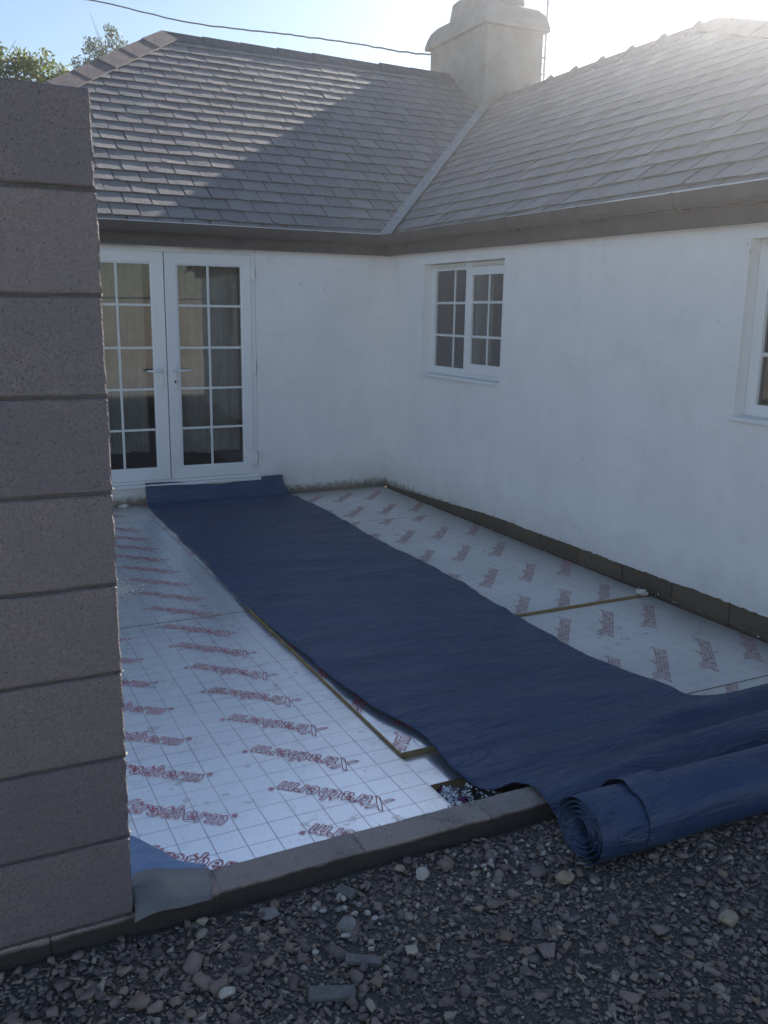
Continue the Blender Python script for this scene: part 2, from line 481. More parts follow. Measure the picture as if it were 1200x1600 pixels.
def from_arrays(name, verts, faces, mat, parent=None, smooth=False):
    """big meshes from numpy (faces: list of tuples or (n,k) array)"""
    me = bpy.data.meshes.new(name)
    verts = np.asarray(verts, np.float32)
    if isinstance(faces, np.ndarray):
        k = faces.shape[1]
        me.vertices.add(len(verts)); me.vertices.foreach_set('co', verts.ravel())
        me.loops.add(faces.size); me.loops.foreach_set('vertex_index', faces.astype(np.int32).ravel())
        me.polygons.add(len(faces)); me.polygons.foreach_set('loop_start', np.arange(0, faces.size, k, dtype=np.int32))
        me.polygons.foreach_set('loop_total', np.full(len(faces), k, dtype=np.int32))
        me.update(calc_edges=True); me.validate()
    else:
        me.from_pydata([tuple(map(float, v)) for v in verts], [], faces)
    me.materials.append(M[mat])
    if smooth: me.shade_smooth()
    o = bpy.data.objects.new(name, me)
    if parent:
        o.parent = parent; o.location = -wloc(parent)
    col.objects.link(o)
    return o

def share(src, name, loc, parent=None, rot=None):
    o = bpy.data.objects.new(name, src)
    o.location = Vector(loc) - (wloc(parent) if parent else Vector((0, 0, 0)))
    if rot is not None: o.rotation_euler = rot
    o.parent = parent
    col.objects.link(o)
    return o

def nz(x, y=0.0, z=0.0):
    return noise.noise(Vector((x, y, z)))

# ------------------------------------------------------------------ ground
g = MB()
X0, X1, Y0, Y1 = -3.57, 0.0, -5.47, 0.0
B = 120
for (a, b, c_, d) in [(-B, X0, -B, B), (X1, B, -B, B), (X0, X1, -B, Y0), (X0, X1, Y1, B)]:
    nx = 1; ny = 1
    g.quad((a, c_, 0), (b, c_, 0), (b, d, 0), (a, d, 0))
tag(g.build('ground', 'ground', recenter=False), kind='structure')
tag(MB().box(-3.57, -0.002, -5.42, -0.002, -0.30, -0.12).build('concrete_slab', 'slab'), kind='structure')

# ------------------------------------------------------------------ the cottage
cottage = empty('cottage', (0, 0, 0), 'white rendered cottage with slate roofs meeting in a corner', 'house')

def make_wall(horizontal, length, openings, name, foot):
    """render skin; local u along wall (0 at the inner corner), z up. openings: (u0,u1,z0,z1)"""
    zt = 2.34
    us = set(np.round(np.arange(0, length + 1e-6, 0.02), 4)) | {length}
    zs = set(np.round(np.arange(0.0, zt, 0.05), 4)) | {zt}
    for (u0, u1, z0, z1) in openings:
        us |= {u0, u1}; zs |= {z0, z1}
        us = {u for u in us if u in (u0, u1) or min(abs(u - u0), abs(u - u1)) > 0.012}
        zs = {z for z in zs if z in (z0, z1) or min(abs(z - z0), abs(z - z1)) > 0.012}
    us = sorted(us); zs = sorted(z for z in zs if z >= 0.0)
    bm = bmesh.new()
    grid = {}
    def P(u, z, d):
        return (-u, -d, z) if horizontal else (-d, -u, z)
    for i, u in enumerate(us):
        for j, z in enumerate(zs):
            zz = z
            if j == 0:
                zz = foot(u) + 0.005 * nz(u * 4, 1.3) + 0.007 * nz(u * 27, 4.2) + 0.006 * nz(u * 71, 9.2)
            elif z < 0.2:
                f = foot(u)
                zz = max(z, max(f, 0) + 0.012 * j)
            d = 0.006 * nz(u * 1.7, z * 1.7, 3.3) + 0.0025 * nz(u * 7, z * 7, 9)
            if u == 0: d = 0
            grid[i, j] = bm.verts.new(P(u, zz, d))
    for i in range(len(us) - 1):
        for j in range(len(zs) - 1):
            uc = (us[i] + us[i + 1]) / 2; zc = (zs[j] + zs[j + 1]) / 2
            if any(o[0] < uc < o[1] and o[2] < zc < o[3] for o in openings): continue
            bm.faces.new((grid[i, j], grid[i + 1, j], grid[i + 1, j + 1], grid[i, j + 1]))
    ed = [e for e in bm.edges if e.is_boundary]
    keep = []
    for e in ed:
        m = (e.verts[0].co + e.verts[1].co) / 2
        u = -m.x if horizontal else -m.y
        inside = any(o[0] - 0.01 <= u <= o[1] + 0.01 and o[2] - 0.01 <= m.z <= o[3] + 0.01 for o in openings)
        if inside or m.z < 0.25: keep.append(e)
    ext = bmesh.ops.extrude_edge_only(bm, edges=keep)
    dep = Vector((0, 0.12, 0)) if horizontal else Vector((0.12, 0, 0))
    for v in [x for x in ext['geom'] if isinstance(x, bmesh.types.BMVert)]:
        base = v.co.copy()
        v.co = base + (dep if base.z > 0.25 else dep * 0.25)
        if base.z > 0.15:
            if horizontal: v.co.y = 0.12
            else: v.co.x = 0.12
    for v in list(bm.verts):
        if not v.link_faces: bm.verts.remove(v)
    bmesh.ops.recalc_face_normals(bm, faces=bm.faces)
    me = bpy.data.meshes.new(name); bm.to_mesh(me); bm.free()
    me.materials.append(M['render']); me.shade_smooth()
    me.set_sharp_from_angle(angle=R(40))
    o = bpy.data.objects.new(name, me); o.parent = cottage; col.objects.link(o)
    return o

DOOR = (1.278, 2.857, 0.17, 2.155)
WIN = (0.69, 1.917, 1.135, 2.05)
WIN2 = (4.178, 5.405, 1.135, 2.05)
wall_d = make_wall(True, 4.6, [DOOR], 'wall', lambda u: -0.06)
wall_d['label'] = 'white wall holding the glazed double doors'
wall_w = make_wall(False, 6.45, [WIN, WIN2], 'wall', lambda u: 0.012 + 0.075 * min(1, u / 1.8) + 0.006 * u)
wall_w['label'] = 'long white wall with two windows'

# stained blockwork showing under the render
uu = 0.02
pm = []
while uu < 6.3:
    L = 0.44 if uu > 0.1 else 0.3
    b = MB().box(0.006 - 0.004 * random.random(), 0.09, -uu - L, -uu - 0.007, -0.11, 0.06 + 0.08 * min(1, uu / 1.5) + 0.02)
    o = b.build('plinth_block', 'plinth', wall_w, bevel=0.004)
    uu += L
mm = MB().box(0.014, 0.1, -6.3, -0.02, -0.11, 0.13).build('plinth_mortar', 'mortar', wall_w)
# loose crumbs of plaster along the foot of the wall
cr = MB()
for i in range(150):
    u = random.random() ** 0.8 * 5.2
    s = random.uniform(0.003, 0.011)
    x = -random.random() ** 2 * 0.07 - 0.008; y = -u
    q = [Vector((x + s * random.uniform(-1, 1), y + s * random.uniform(-1, 1), 0.001 + s * random.uniform(0, 1))) for _ in range(4)]
    i0 = len(cr.v); cr.v += [tuple(p) for p in q]; cr.f += [(i0, i0 + 1, i0 + 2), (i0, i0 + 2, i0 + 3), (i0, i0 + 3, i0 + 1), (i0 + 1, i0 + 3, i0 + 2)]
tag(cr.build('plaster_crumbs', 'dust'), 'pale plaster crumbs fallen along the foot of the long wall', 'crumbs', kind='stuff')

# outer shell behind the skin: far walls and dark rooms
sh = MB()
sh.quad((-4.6, 0, 0), (-4.6, 6.9, 0), (-4.6, 6.9, 2.3), (-4.6, 0, 2.3))
sh.quad((-4.6, 6.9, 0), (5.75, 6.9, 0), (5.75, 6.9, 2.3), (-4.6, 6.9, 2.3))
sh.quad((5.75, 6.9, 0), (5.75, -6.45, 0), (5.75, -6.45, 2.3), (5.75, 6.9, 2.3))
sh.quad((5.75, -6.45, 0), (0, -6.45, 0), (0, -6.45, 2.3), (5.75, -6.45, 2.3))
o = sh.build('outer_wall', 'render', cottage)
def room(x0, x1, y0, y1, openface):
    m = MB()
    z0, z1 = 0.1, 2.29
    if openface != 'S': m.quad((x0, y0, z0), (x1, y0, z0), (x1, y0, z1), (x0, y0, z1))
    m.quad((x0, y1, z0), (x1, y1, z0), (x1, y1, z1), (x0, y1, z1))
    if openface != 'W': m.quad((x0, y0, z0), (x0, y1, z0), (x0, y1, z1), (x0, y0, z1))
    m.quad((x1, y0, z0), (x1, y1, z0), (x1, y1, z1), (x1, y0, z1))
    m.quad((x0, y0, z0), (x1, y0, z0), (x1, y1, z0), (x0, y1, z0))
    m.quad((x0, y0, z1), (x1, y0, z1), (x1, y1, z1), (x0, y1, z1))
    m.build('room_lining', 'inside', cottage)
room(-3.6, -0.3, 0.125, 3.6, 'S')
room(0.125, 3.5, -2.9, -0.2, 'W')
room(0.125, 3.5, -6.3, -3.2, 'W')

# ---- roofs
TP = math.tan(R(34.39))
EZ = 2.338 - TP * 0.061           # plane height above y = 0 / x = 0
ov = -0.055                        # eave line (slate tails)
RIDGE_L = 3.43; RIDGE_R = 2.87
zl = EZ + TP * RIDGE_L; zr = EZ + TP * RIDGE_R
HIPX = -1.20                       # left ridge ends here, hip falls at 45 degrees in plan
HIPY = -0.92                       # right ridge ends here
HIPE = -6.60                       # eave of the far hip end
roofL = MB()
roofL.quad((HIPX - RIDGE_L + ov, ov, EZ + TP * ov), (ov, ov, EZ + TP * ov), (RIDGE_L, RIDGE_L, zl), (HIPX, RIDGE_L, zl))
yb = 2 * RIDGE_L - ov
roofL.quad((HIPX, RIDGE_L, zl), (RIDGE_L, RIDGE_L, zl), (RIDGE_R + 3.3, yb, EZ + TP * ov), (HIPX - RIDGE_L + ov, yb, EZ + TP * ov))
roofL.quad((RIDGE_L, RIDGE_L, zl), (RIDGE_R + 3.3, yb, EZ + TP * ov), (RIDGE_R + 3.2, 3.0, EZ + TP * ov), (RIDGE_R - .03, RIDGE_R - .03, zr - .02))
roofL.v += [(HIPX - RIDGE_L + ov, ov, EZ + TP * ov), (HIPX, RIDGE_L, zl), (HIPX - RIDGE_L + ov, yb, EZ + TP * ov)]
roofL.f.append((12, 13, 14))
roofL.v = [(x, y, z - 0.012) for x, y, z in roofL.v]
roof1 = roofL.build('roof', 'slate', cottage)
roof1['label'] = 'slate slope over the double doors, half in sun'
roofR = MB()
xe = 2 * RIDGE_R - ov
roofR.quad((ov, ov, EZ + TP * ov), (ov, HIPE, EZ + TP * ov), (RIDGE_R, HIPY, zr), (RIDGE_R, RIDGE_R, zr))
roofR.quad((RIDGE_R, HIPY, zr), (RIDGE_R, RIDGE_L, zr), (xe, yb, EZ + TP * ov), (xe, HIPE, EZ + TP * ov))
roofR.v += [(ov, HIPE, EZ + TP * ov), (xe, HIPE, EZ + TP * ov), (RIDGE_R, HIPY, zr)]
roofR.f.append((8, 9, 10))
roofR.v = [(x, y, z - 0.012) for x, y, z in roofR.v]
roof2 = roofR.build('roof', 'slate', cottage)
roof2['label'] = 'slate slope over the long window wall, in shade'

# slate shapes: unit slate with tail at s=0, head at s=L, thickness 7 mm
SW, SL, SG, ST = 0.226, 0.40, 0.190, 0.006
def slate_shape(seed):
    r = random.Random(seed)
    w = SW / 2 - 0.0048
    tail = [(-w, r.uniform(0, .003)), (-w * .55, r.uniform(-.002, .002)), (0, r.uniform(-.002, .002)), (w * .5, r.uniform(-.002, .002)), (w, r.uniform(0, .003))]
    if r.random() < 0.3:   # chipped corner
        k = r.choice((0, 1)); c = r.uniform(.012, .035)
        if k: tail[-1] = (w, c)
        else: tail[0] = (-w, c)
    ring = tail + [(w - r.uniform(0, .003), SL), (-w + r.uniform(0, .003), SL)]
    n = len(ring)
    v = [(a, b, ST * 0.5 + r.uniform(-.001, .001)) for a, b in ring] + [(a, b, -ST * 0.5) for a, b in ring]
    f = [tuple(range(n)), tuple(reversed(range(n, 2 * n)))] + [(j, n + j, n + (j + 1) % n, (j + 1) % n) for j in range(n)]
    return v, f
SHAPES = [slate_shape(i) for i in range(10)]
SHAPE_ME = []
for v, f in SHAPES:
    me = bpy.data.meshes.new('slate'); me.from_pydata(v, [], f); me.materials.append(M['slate']); me.update()
    SHAPE_ME.append(me)

camM = Matrix.Translation(cam.location) @ cam.rotation_euler.to_matrix().to_4x4()
camI = camM.inverted()
def in_view(p, margin=0.0):
    q = camI @ Vector(p)
    if q.z > -0.1: return 0
    fx = 1398.45 * q.x / -q.z; fy = 1398.45 * q.y / -q.z
    return -q.z if abs(fx) < 600 + margin and abs(fy) < 800 + margin else 0

def slates_for(u_dir, s_dir, n_dir, origin, u_range, courses, clips):
    """returns list of (matrix, shape index, needs_clip)"""
    out = []
    for k in range(courses):
        u = u_range[0] + (0.5 if k % 2 else 0.0) * SW + random.uniform(-.01, .01)
        while u < u_range[1]:
            s = k * SG + random.uniform(-.004, .004)
            tilt = -R(4.0) + random.gauss(0, R(0.45))
            yaw = random.gauss(0, R(0.55)); roll = random.gauss(0, R(0.6))
            wk = SW + random.uniform(-.004, .004)
            base = Matrix((( u_dir.x, s_dir.x, n_dir.x, 0), (u_dir.y, s_dir.y, n_dir.y, 0), (u_dir.z, s_dir.z, n_dir.z, 0), (0, 0, 0, 1)))
            pos = origin + u_dir * u + s_dir * s + n_dir * (0.012 + 0.021)
            m = Matrix.Translation(pos) @ base @ Matrix.Rotation(yaw, 4, 'Z') @ Matrix.Rotation(tilt, 4, 'X') @ Matrix.Rotation(roll, 4, 'Y')
            cpos = m @ Vector((0, SL * .5, 0)); hw = SW * .75
            state = 1
            for (pp, nn) in clips:
                d = [(m @ Vector((a, b, 0)) - pp).dot(nn) for a in (-SW / 2, SW / 2) for b in (0, SL)]
                if min(d) > 0: state = 0; break
                if max(d) > 0: state = 2
            if state: out.append((m, random.randrange(len(SHAPES)), state == 2))
            u += wk
    return out

cs = math.cos(R(34.39)); sn = math.sin(R(34.39))
nL = int((RIDGE_L - ov) / cs / SG)
nR = int((RIDGE_R - ov) / cs / SG)
V45 = Vector((1, -1, 0)).normalized()
listL = slates_for(Vector((1, 0, 0)), Vector((0, cs, sn)), Vector((0, -sn, cs)), Vector((0, ov - 0.02, EZ + TP * ov - 0.012)),
                   (-4.7, 3.5), nL, [(Vector((0.05, 0, 0)), V45), (Vector((HIPX, RIDGE_L, 0)), Vector((-1, 1, 0)).normalized()), (Vector((0, RIDGE_L - 0.02, 0)), Vector((0, 1, 0)))])
hn = Vector((HIPE - HIPY, -(ov - RIDGE_R), 0))
hn = Vector((-(HIPE - HIPY), (ov - RIDGE_R), 0)).normalized()   # outward normal of the far hip line in plan
if hn.y > 0: hn = -hn
listR = slates_for(Vector((0, -1, 0)), Vector((cs, 0, sn)), Vector((-sn, 0, cs)), Vector((ov - 0.02, 0, EZ + TP * ov - 0.012)),
                   (-3.0, 6.7), nR, [(Vector((0, 0.05, 0)), -V45), (Vector((RIDGE_R, HIPY, 0)), hn), (Vector((RIDGE_R - 0.02, 0, 0)), Vector((1, 0, 0)))])
allS = []
for roof_, lst in ((roof1, listL), (roof2, listR)):
    for (m, si, cl) in lst:
        c = m @ Vector((0, SG / 2, ST))
        d = in_view(c)
        size = 0
        if d and not cl:
            n = (m.to_3x3() @ Vector((0, 0, 1))); toc = (cam.location - c).normalized()
            hid = (c - cam.location)
            # behind the block pier?
            tt = (-5.523 - cam.location.y) / hid.y
            ph = cam.location + hid * tt
            if ph.x < -3.472 and ph.z < 2.125: size = 0
            else: size = max(0, n.dot(toc)) / d ** 2
        allS.append((size, roof_, m, si, cl))
allS.sort(key=lambda q: -q[0])
rest = {roof1: MB(), roof2: MB()}
for k, (size, roof_, m, si, cl) in enumerate(allS):
    if k < 296 and size > 0:
        o = bpy.data.objects.new('slate', SHAPE_ME[si])
        o.parent = roof_
        o.matrix_local = Matrix.Translation(-wloc(roof_)) @ m
        col.objects.link(o)
    elif not cl:
        mb = rest[roof_]; i0 = len(mb.v)
        mb.v += [tuple(m @ Vector(p)) for p in SHAPES[si][0]]
        mb.f += [tuple(i0 + j for j in ff) for ff in SHAPES[si][1]]
clipsL = [(Vector((0.05, 0, 0)), V45), (Vector((HIPX, RIDGE_L, 0)), Vector((-1, 1, 0)).normalized()), (Vector((0, RIDGE_L - 0.02, 0)), Vector((0, 1, 0)))]
clipsR = [(Vector((0, 0.05, 0)), -V45), (Vector((RIDGE_R, HIPY, 0)), hn), (Vector((RIDGE_R - 0.02, 0, 0)), Vector((1, 0, 0)))]
for roof_, clips in ((roof1, clipsL), (roof2, clipsR)):
    bm = bmesh.new()
    for (size, r_, m, si, cl) in allS:
        if r_ is roof_ and cl:
            vs = [bm.verts.new(m @ Vector(p)) for p in SHAPES[si][0]]
            for ff in SHAPES[si][1]: bm.faces.new([vs[j] for j in ff])
    for pp, nn in clips:
        bmesh.ops.bisect_plane(bm, geom=bm.verts[:] + bm.edges[:] + bm.faces[:], plane_co=pp, plane_no=nn, clear_outer=True)
    bm.verts.index_update()
    mb = rest[roof_]; i0 = len(mb.v)
    mb.v += [tuple(v.co) for v in bm.verts]
    mb.f += [tuple(i0 + v.index for v in f.verts) for f in bm.faces]
    bm.free()
    o = from_arrays('slate_covering', mb.v, mb.f, 'slate', roof_)
    o['kind'] = 'stuff'

# valley flashing
vd = Vector((1, 1, TP)); p0 = Vector((ov - .02, ov - .02, EZ + TP * (ov - .02))); p1 = Vector((2.62, 2.62, EZ + TP * 2.62))
a = Vector((1, -1, 0)).normalized() * 0.057
up = Vector((0, 0, 0.066))
MB().sweep([[p + up - a + Vector((0, 0, 0.028)), p + up + Vector((0, 0, -0.004)), p + up + a + Vector((0, 0, 0.028)), p + up + a * .9 + Vector((0, 0, .012)), p + up + Vector((0, 0, -0.018)), p + up - a * .9 + Vector((0, 0, .012))] for p in [p0 + (p1 - p0) * (i / 6) for i in range(7)]]).build('valley_flashing', 'lead', roof1)

# ridge and hip tiles: bent plates laid end to end
def bent_tile(name, mat, parent, q0, q1, da, db, wid, th, lift, apex=0.03, collar=0):
    q0 = Vector(q0); q1 = Vector(q1)
    upv = Vector((0, 0, 1))
    def sec(p, ww, l):
        p = p + upv * l
        A = p + da * ww; B_ = p + db * ww
        mA = p + da * ww * .35 + upv * apex * .55; mB_ = p + db * ww * .35 + upv * apex * .55
        t_ = upv * th
        return [A, mA, p + upv * apex, mB_, B_, B_ - t_, mB_ - t_, p + upv * (apex - th), mA - t_, A - t_]
    mb = MB()
    e = (q1 - q0).normalized()
    secs = [sec(q0, wid, lift + .004), sec(q1, wid, lift - .004)]
    if collar:
        secs = [sec(q0, wid + .012, lift + collar), sec(q0 + e * .06, wid + .012, lift + collar), sec(q0 + e * .065, wid, lift), sec(q1, wid, lift)]
    mb.sweep(secs)
    return mb.build(name, mat, parent, bevel=0.004)
dn = Vector((0, -cs, -sn)); dnb = Vector((0, cs, -sn))
x = HIPX
k = 0
while x < 2.55:
    L = 0.455
    j = random.uniform(-.006, .006)
    bent_tile('ridge_tile', 'ridge', roof1, (x + .004, RIDGE_L, zl + j), (min(x + L - .004, 2.575), RIDGE_L, zl + j), dn, dnb, 0.17, 0.014, 0.045 + random.uniform(-.004, .004))
    x += L
hd = Vector((-1, -1, -TP)); hl = hd.length
hp = Vector((HIPX, RIDGE_L, zl)); s = 0.0
L = 0.46
e = hd.normalized()
da = Vector((0.78, -0.50, -0.30)).normalized(); db = Vector((-0.50, 0.78, -0.30)).normalized()
while s < 5.3:
    bent_tile('hip_tile', 'tile', roof1, hp + e * (s + L - .003), hp + e * (s + .003), da, db, 0.20, 0.016, 0.05 + random.uniform(-.006, .006))
    s += L
dn = Vector((-cs, 0, -sn)); dnb = Vector((cs, 0, -sn))
y = 2.56
while y > HIPY + 0.1:
    bent_tile('ridge_tile', 'ridge', roof2, (RIDGE_R, y - .004, zr), (RIDGE_R, max(y - .456, HIPY), zr), dn, dnb, 0.16, 0.014, 0.04, collar=0.030 )
    y -= 0.46
e2 = Vector((ov - RIDGE_R, HIPE - HIPY, EZ + TP * ov - zr)); ln = e2.length; e2.normalize()
s = 0
while s < ln - .2:
    q = Vector((RIDGE_R, HIPY, zr))
    bent_tile('hip_tile', 'ridge', roof2, q + e2 * (s + .45), q + e2 * (s + .004), Vector((-.75, .45, -.45)).normalized(), Vector((.55, -.7, -.3)).normalized(), 0.17, 0.015, 0.045)
    s += .455

# ---- fascia boards, soffits, gutters
def zf(u): return -0.006 * u        # the long eave falls slightly towards the viewer
fb = MB().box(-4.75, 0.02, -0.062, -0.040, 2.145, 2.243).box(-4.75, -0.04, -0.040, 0.015, 2.150, 2.170)
fb.build('fascia', 'fascia', cottage, bevel=0.002)
fb = MB()
for (a0, a1, b0, b1) in ((-0.062, -0.040, 2.145, 2.243), (-0.040, 0.015, 2.150, 2.170)):
    ya = -0.0635 if a0 < -.05 else -0.05
    fb.sweep([[Vector((a0, yy, b0 + zf(-yy))), Vector((a1, yy, b0 + zf(-yy))), Vector((a1, yy, b1 + zf(-yy))), Vector((a0, yy, b1 + zf(-yy)))] for yy in (ya, -6.62)])
fb.build('fascia', 'fascia', cottage, bevel=0.002)
def gutter_ring(c, out, r=0.058):
    ring = []
    for k in range(11):
        a_ = math.pi * k / 10
        ring.append(c + out * (r * math.copysign(abs(math.cos(a_)) ** .45, math.cos(a_))) - Vector((0, 0, 1)) * (1.42 * r * abs(math.sin(a_)) ** .8))
    for k in range(10, -1, -1):
        a_ = math.pi * k / 10
        ring.append(c + out * ((r - .002) * math.copysign(abs(math.cos(a_)) ** .45, math.cos(a_))) - Vector((0, 0, 1)) * (1.42 * (r - .002) * abs(math.sin(a_)) ** .8))
    return ring
GZ = 2.318
gl = MB().sweep([gutter_ring(Vector((xx, -0.124, GZ)), Vector((0, -1, 0))) for xx in (-4.75, -0.11)]).build('gutter', 'gutter', cottage, smooth=True)
gr = MB().sweep([gutter_ring(Vector((-0.124, yy, GZ - .004 + zf(-yy) * .6)), Vector((-1, 0, 0))) for yy in (-0.105, -6.62)]).build('gutter', 'gutter', cottage, smooth=True)
for gob in (gl, gr): gob.data.set_sharp_from_angle(angle=R(50))
for i in range(8):                     # union brackets
    y = -0.55 - 0.8 * i
    z = GZ - .004 + zf(-y) * .6
    mb = MB()
    mb.sweep([gutter_ring(Vector((-0.124, yy, z + .001)), Vector((-1, 0, 0)), 0.0635) for yy in (y, y - .035)])
    mb.box(-0.075, -0.0625, y - .035, y, z - .085, z + .004)
    mb.build('gutter_bracket', 'gutter', gr)
for i in range(5):
    xx = -0.6 - 0.9 * i
    mb = MB().sweep([gutter_ring(Vector((q, -0.124, GZ + .001)), Vector((0, -1, 0)), 0.0635) for q in (xx, xx - .035)])
    mb.build('gutter_bracket', 'gutter', gl)

# ---- chimney
CX0, CX1, CY0, CY1 = 2.58, 3.44, 2.58, 3.99
ch = MB().box(CX0, CX1, CY0, CY1, 3.4, 5.16).build('chimney', 'chimney', cottage, bevel=0.02)
def ring4(ex, z, n=5):
    x0, x1, y0, y1 = CX0 - ex, CX1 + ex, CY0 - ex, CY1 + ex
    r = []
    cor = [(x0, y0), (x1, y0), (x1, y1), (x0, y1)]
    for i in range(4):
        a_, b_ = cor[i], cor[(i + 1) % 4]
        for k in range(n):
            tt = k / n
            w = 0.012 * nz(a_[0] + (b_[0] - a_[0]) * tt * 3, a_[1] + (b_[1] - a_[1]) * tt * 3, z * 3)
            r.append(Vector((a_[0] + (b_[0] - a_[0]) * tt + w, a_[1] + (b_[1] - a_[1]) * tt + w, z + w)))
    return r
MB().sweep([ring4(0.006, 5.115), ring4(0.055, 5.120), ring4(0.058, 5.155), ring4(0.035, 5.24), ring4(0.0, 5.32), ring4(-0.06, 5.385), ring4(-0.15, 5.43), ring4(-0.21, 5.455)]).build('chimney_cap', 'chimney', ch)
MB().sweep([ring4(-0.19, 5.43), ring4(-0.185, 5.48), ring4(-0.21, 5.66), ring4(-0.25, 5.70)]).build('chimney_pot_base', 'chimney', ch)

# ---- double doors
YF = 0.012
fr = MB()
fr.box(-1.322, -1.280, YF, 0.08, 0.205, 2.153).box(-2.853, -2.811, YF, 0.08, 0.205, 2.153)
fr.box(-2.811, -1.322, YF, 0.08, 2.104, 2.153).box(-2.853, -1.280, YF - .002, 0.085, 0.178, 0.205)
frame = fr.build('door_frame', 'upvc', cottage, bevel=0.002)
MB().box(-2.87, -1.265, -0.035, 0.06, 0.152, 0.176).build('door_sill', 'upvc', cottage, bevel=0.003)
for (a_, b_) in ((-1.90, -1.483), (-2.655, -2.238)):
    MB().box(a_, b_, YF - .012, YF - .001, 2.117, 2.140).box(a_ + .015, b_ - .015, YF - .017, YF - .0125, 2.124, 2.133).build('vent', 'vent', frame, bevel=0.002)

def glazed(parent, axis, d, g0, g1, z0, z1, bars_u, bars_z, mat_bar='bar'):
    """panes and glazing bars of one glazed unit; axis 'x' (wall along X) or 'y'"""
    us = [g0] + bars_u + [g1]; zs = [z0] + bars_z + [z1]
    bw = 0.010
    for i in range(len(us) - 1):
        for j in range(len(zs) - 1):
            a_ = us[i] + (bw * .8 if i else 0); b_ = us[i + 1] - (bw * .8 if i < len(us) - 2 else 0)
            c_ = zs[j] + (bw * .8 if j else 0); e_ = zs[j + 1] - (bw * .8 if j < len(zs) - 2 else 0)
            m = MB()
            if axis == 'x': m.quad((a_, d + .006, c_), (b_, d + .006, c_), (b_, d + .006, e_), (a_, d + .006, e_))
            else: m.quad((d + .006, b_, c_), (d + .006, a_, c_), (d + .006, a_, e_), (d + .006, b_, e_))
            m.build('pane', 'glass', parent)
    for u in bars_u:
        m = MB()
        if axis == 'x': m.box(u - bw, u + bw, d, d + .014, z0, z1)
        else: m.box(d, d + .014, u - bw, u + bw, z0, z1)
        m.build('glazing_bar', mat_bar, parent, bevel=0.003)
    for z in bars_z:
        for i in range(len(us) - 1):
            a_ = us[i] + (bw if i else 0); b_ = us[i + 1] - (bw if i < len(us) - 2 else 0)
            m = MB()
            if axis == 'x': m.box(a_, b_, d + .001, d + .013, z - bw, z + bw)
            else: m.box(d + .001, d + .013, a_, b_, z - bw, z + bw)
            m.build('glazing_bar', mat_bar, parent, bevel=0.003)

def ring_frame(axis, u0, u1, z0, z1, g0, g1, h0, h1, d0, d1):
    """four mitred rails round an opening"""
    m = MB()
    def P(u, z, d): return (u, d, z) if axis == 'x' else (d, u, z)
    o_ = [(u0, z0), (u1, z0), (u1, z1), (u0, z1)]; i_ = [(g0, h0), (g1, h0), (g1, h1), (g0, h1)]
    b0 = len(m.v)
    for (u, z) in o_: m.v += [P(u, z, d0), P(u, z, d1)]
    for (u, z) in i_: m.v += [P(u, z, d0 + .006), P(u, z, d1)]
    for k in range(4):
        n = (k + 1) % 4
        oF, oB, nF, nB = b0 + 2 * k, b0 + 2 * k + 1, b0 + 2 * n, b0 + 2 * n + 1
        iF, iB, jF, jB = b0 + 8 + 2 * k, b0 + 8 + 2 * k + 1, b0 + 8 + 2 * n, b0 + 8 + 2 * n + 1
        m.f += [(oF, nF, jF, iF), (oB, iB, jB, nB), (oF, oB, nB, nF), (iF, jF, jB, iB)]
    return m

BZ = [0.640, 0.982, 1.326, 1.675]
def leaf(x0, x1, gx0, gx1, barx, side, label):
    d = ring_frame('x', x0, x1, 0.208, 2.102, gx0, gx1, 0.300, 2.018, YF - .010, 0.065).build('door', 'upvc', cottage, bevel=0.002)
    d['label'] = label
    ring_frame('x', gx0, gx1, 0.300, 2.018, gx0 + .017, gx1 - .017, 0.315, 2.002, YF - .006, 0.05).build('glazing_bead', 'upvc', d)
    glazed(d, 'x', YF + .006, gx0 + .017, gx1 - .017, 0.315, 2.002, [barx], BZ)
    hx = x0 + .058 if side > 0 else x1 - .048
    h = MB().box(hx - .014, hx + .014, YF - .022, YF - .0095, 0.985, 1.188).build('handle', 'chrome', d, bevel=0.004)
    lv = MB()
    lv.tube([(hx, YF - .018, 1.140), (hx, YF - .06, 1.140), (hx + side * .02, YF - .068, 1.140), (hx + side * .07, YF - .066, 1.139), (hx + side * .128, YF - .062, 1.137)], [.011, .010, .010, .009, .008], 8)
    lv.build('lever', 'chrome', d, smooth=True)
    if side > 0:
        MB().tube([(hx, YF - .021, 1.047), (hx, YF - .025, 1.047)], .009, 10).box(hx - .004, hx + .004, YF - .025, YF - .021, 1.027, 1.044).build('keyhole', 'black', d)
    return d
dR = leaf(-2.063, -1.325, -1.970, -1.395, -1.694, 1, 'right door leaf with a keyhole under its handle')
dL = leaf(-2.808, -2.071, -2.739, -2.164, -2.452, -1, 'left door leaf without a keyhole')
for z in (0.30, 1.102, 1.905):
    MB().box(-1.325, -1.288, YF - .022, YF - .0105, z, z + .108).tube([(-1.296, YF - .022, z), (-1.296, YF - .022, z + .108)], .009, 8).build('hinge', 'upvc', dR, bevel=0.0)

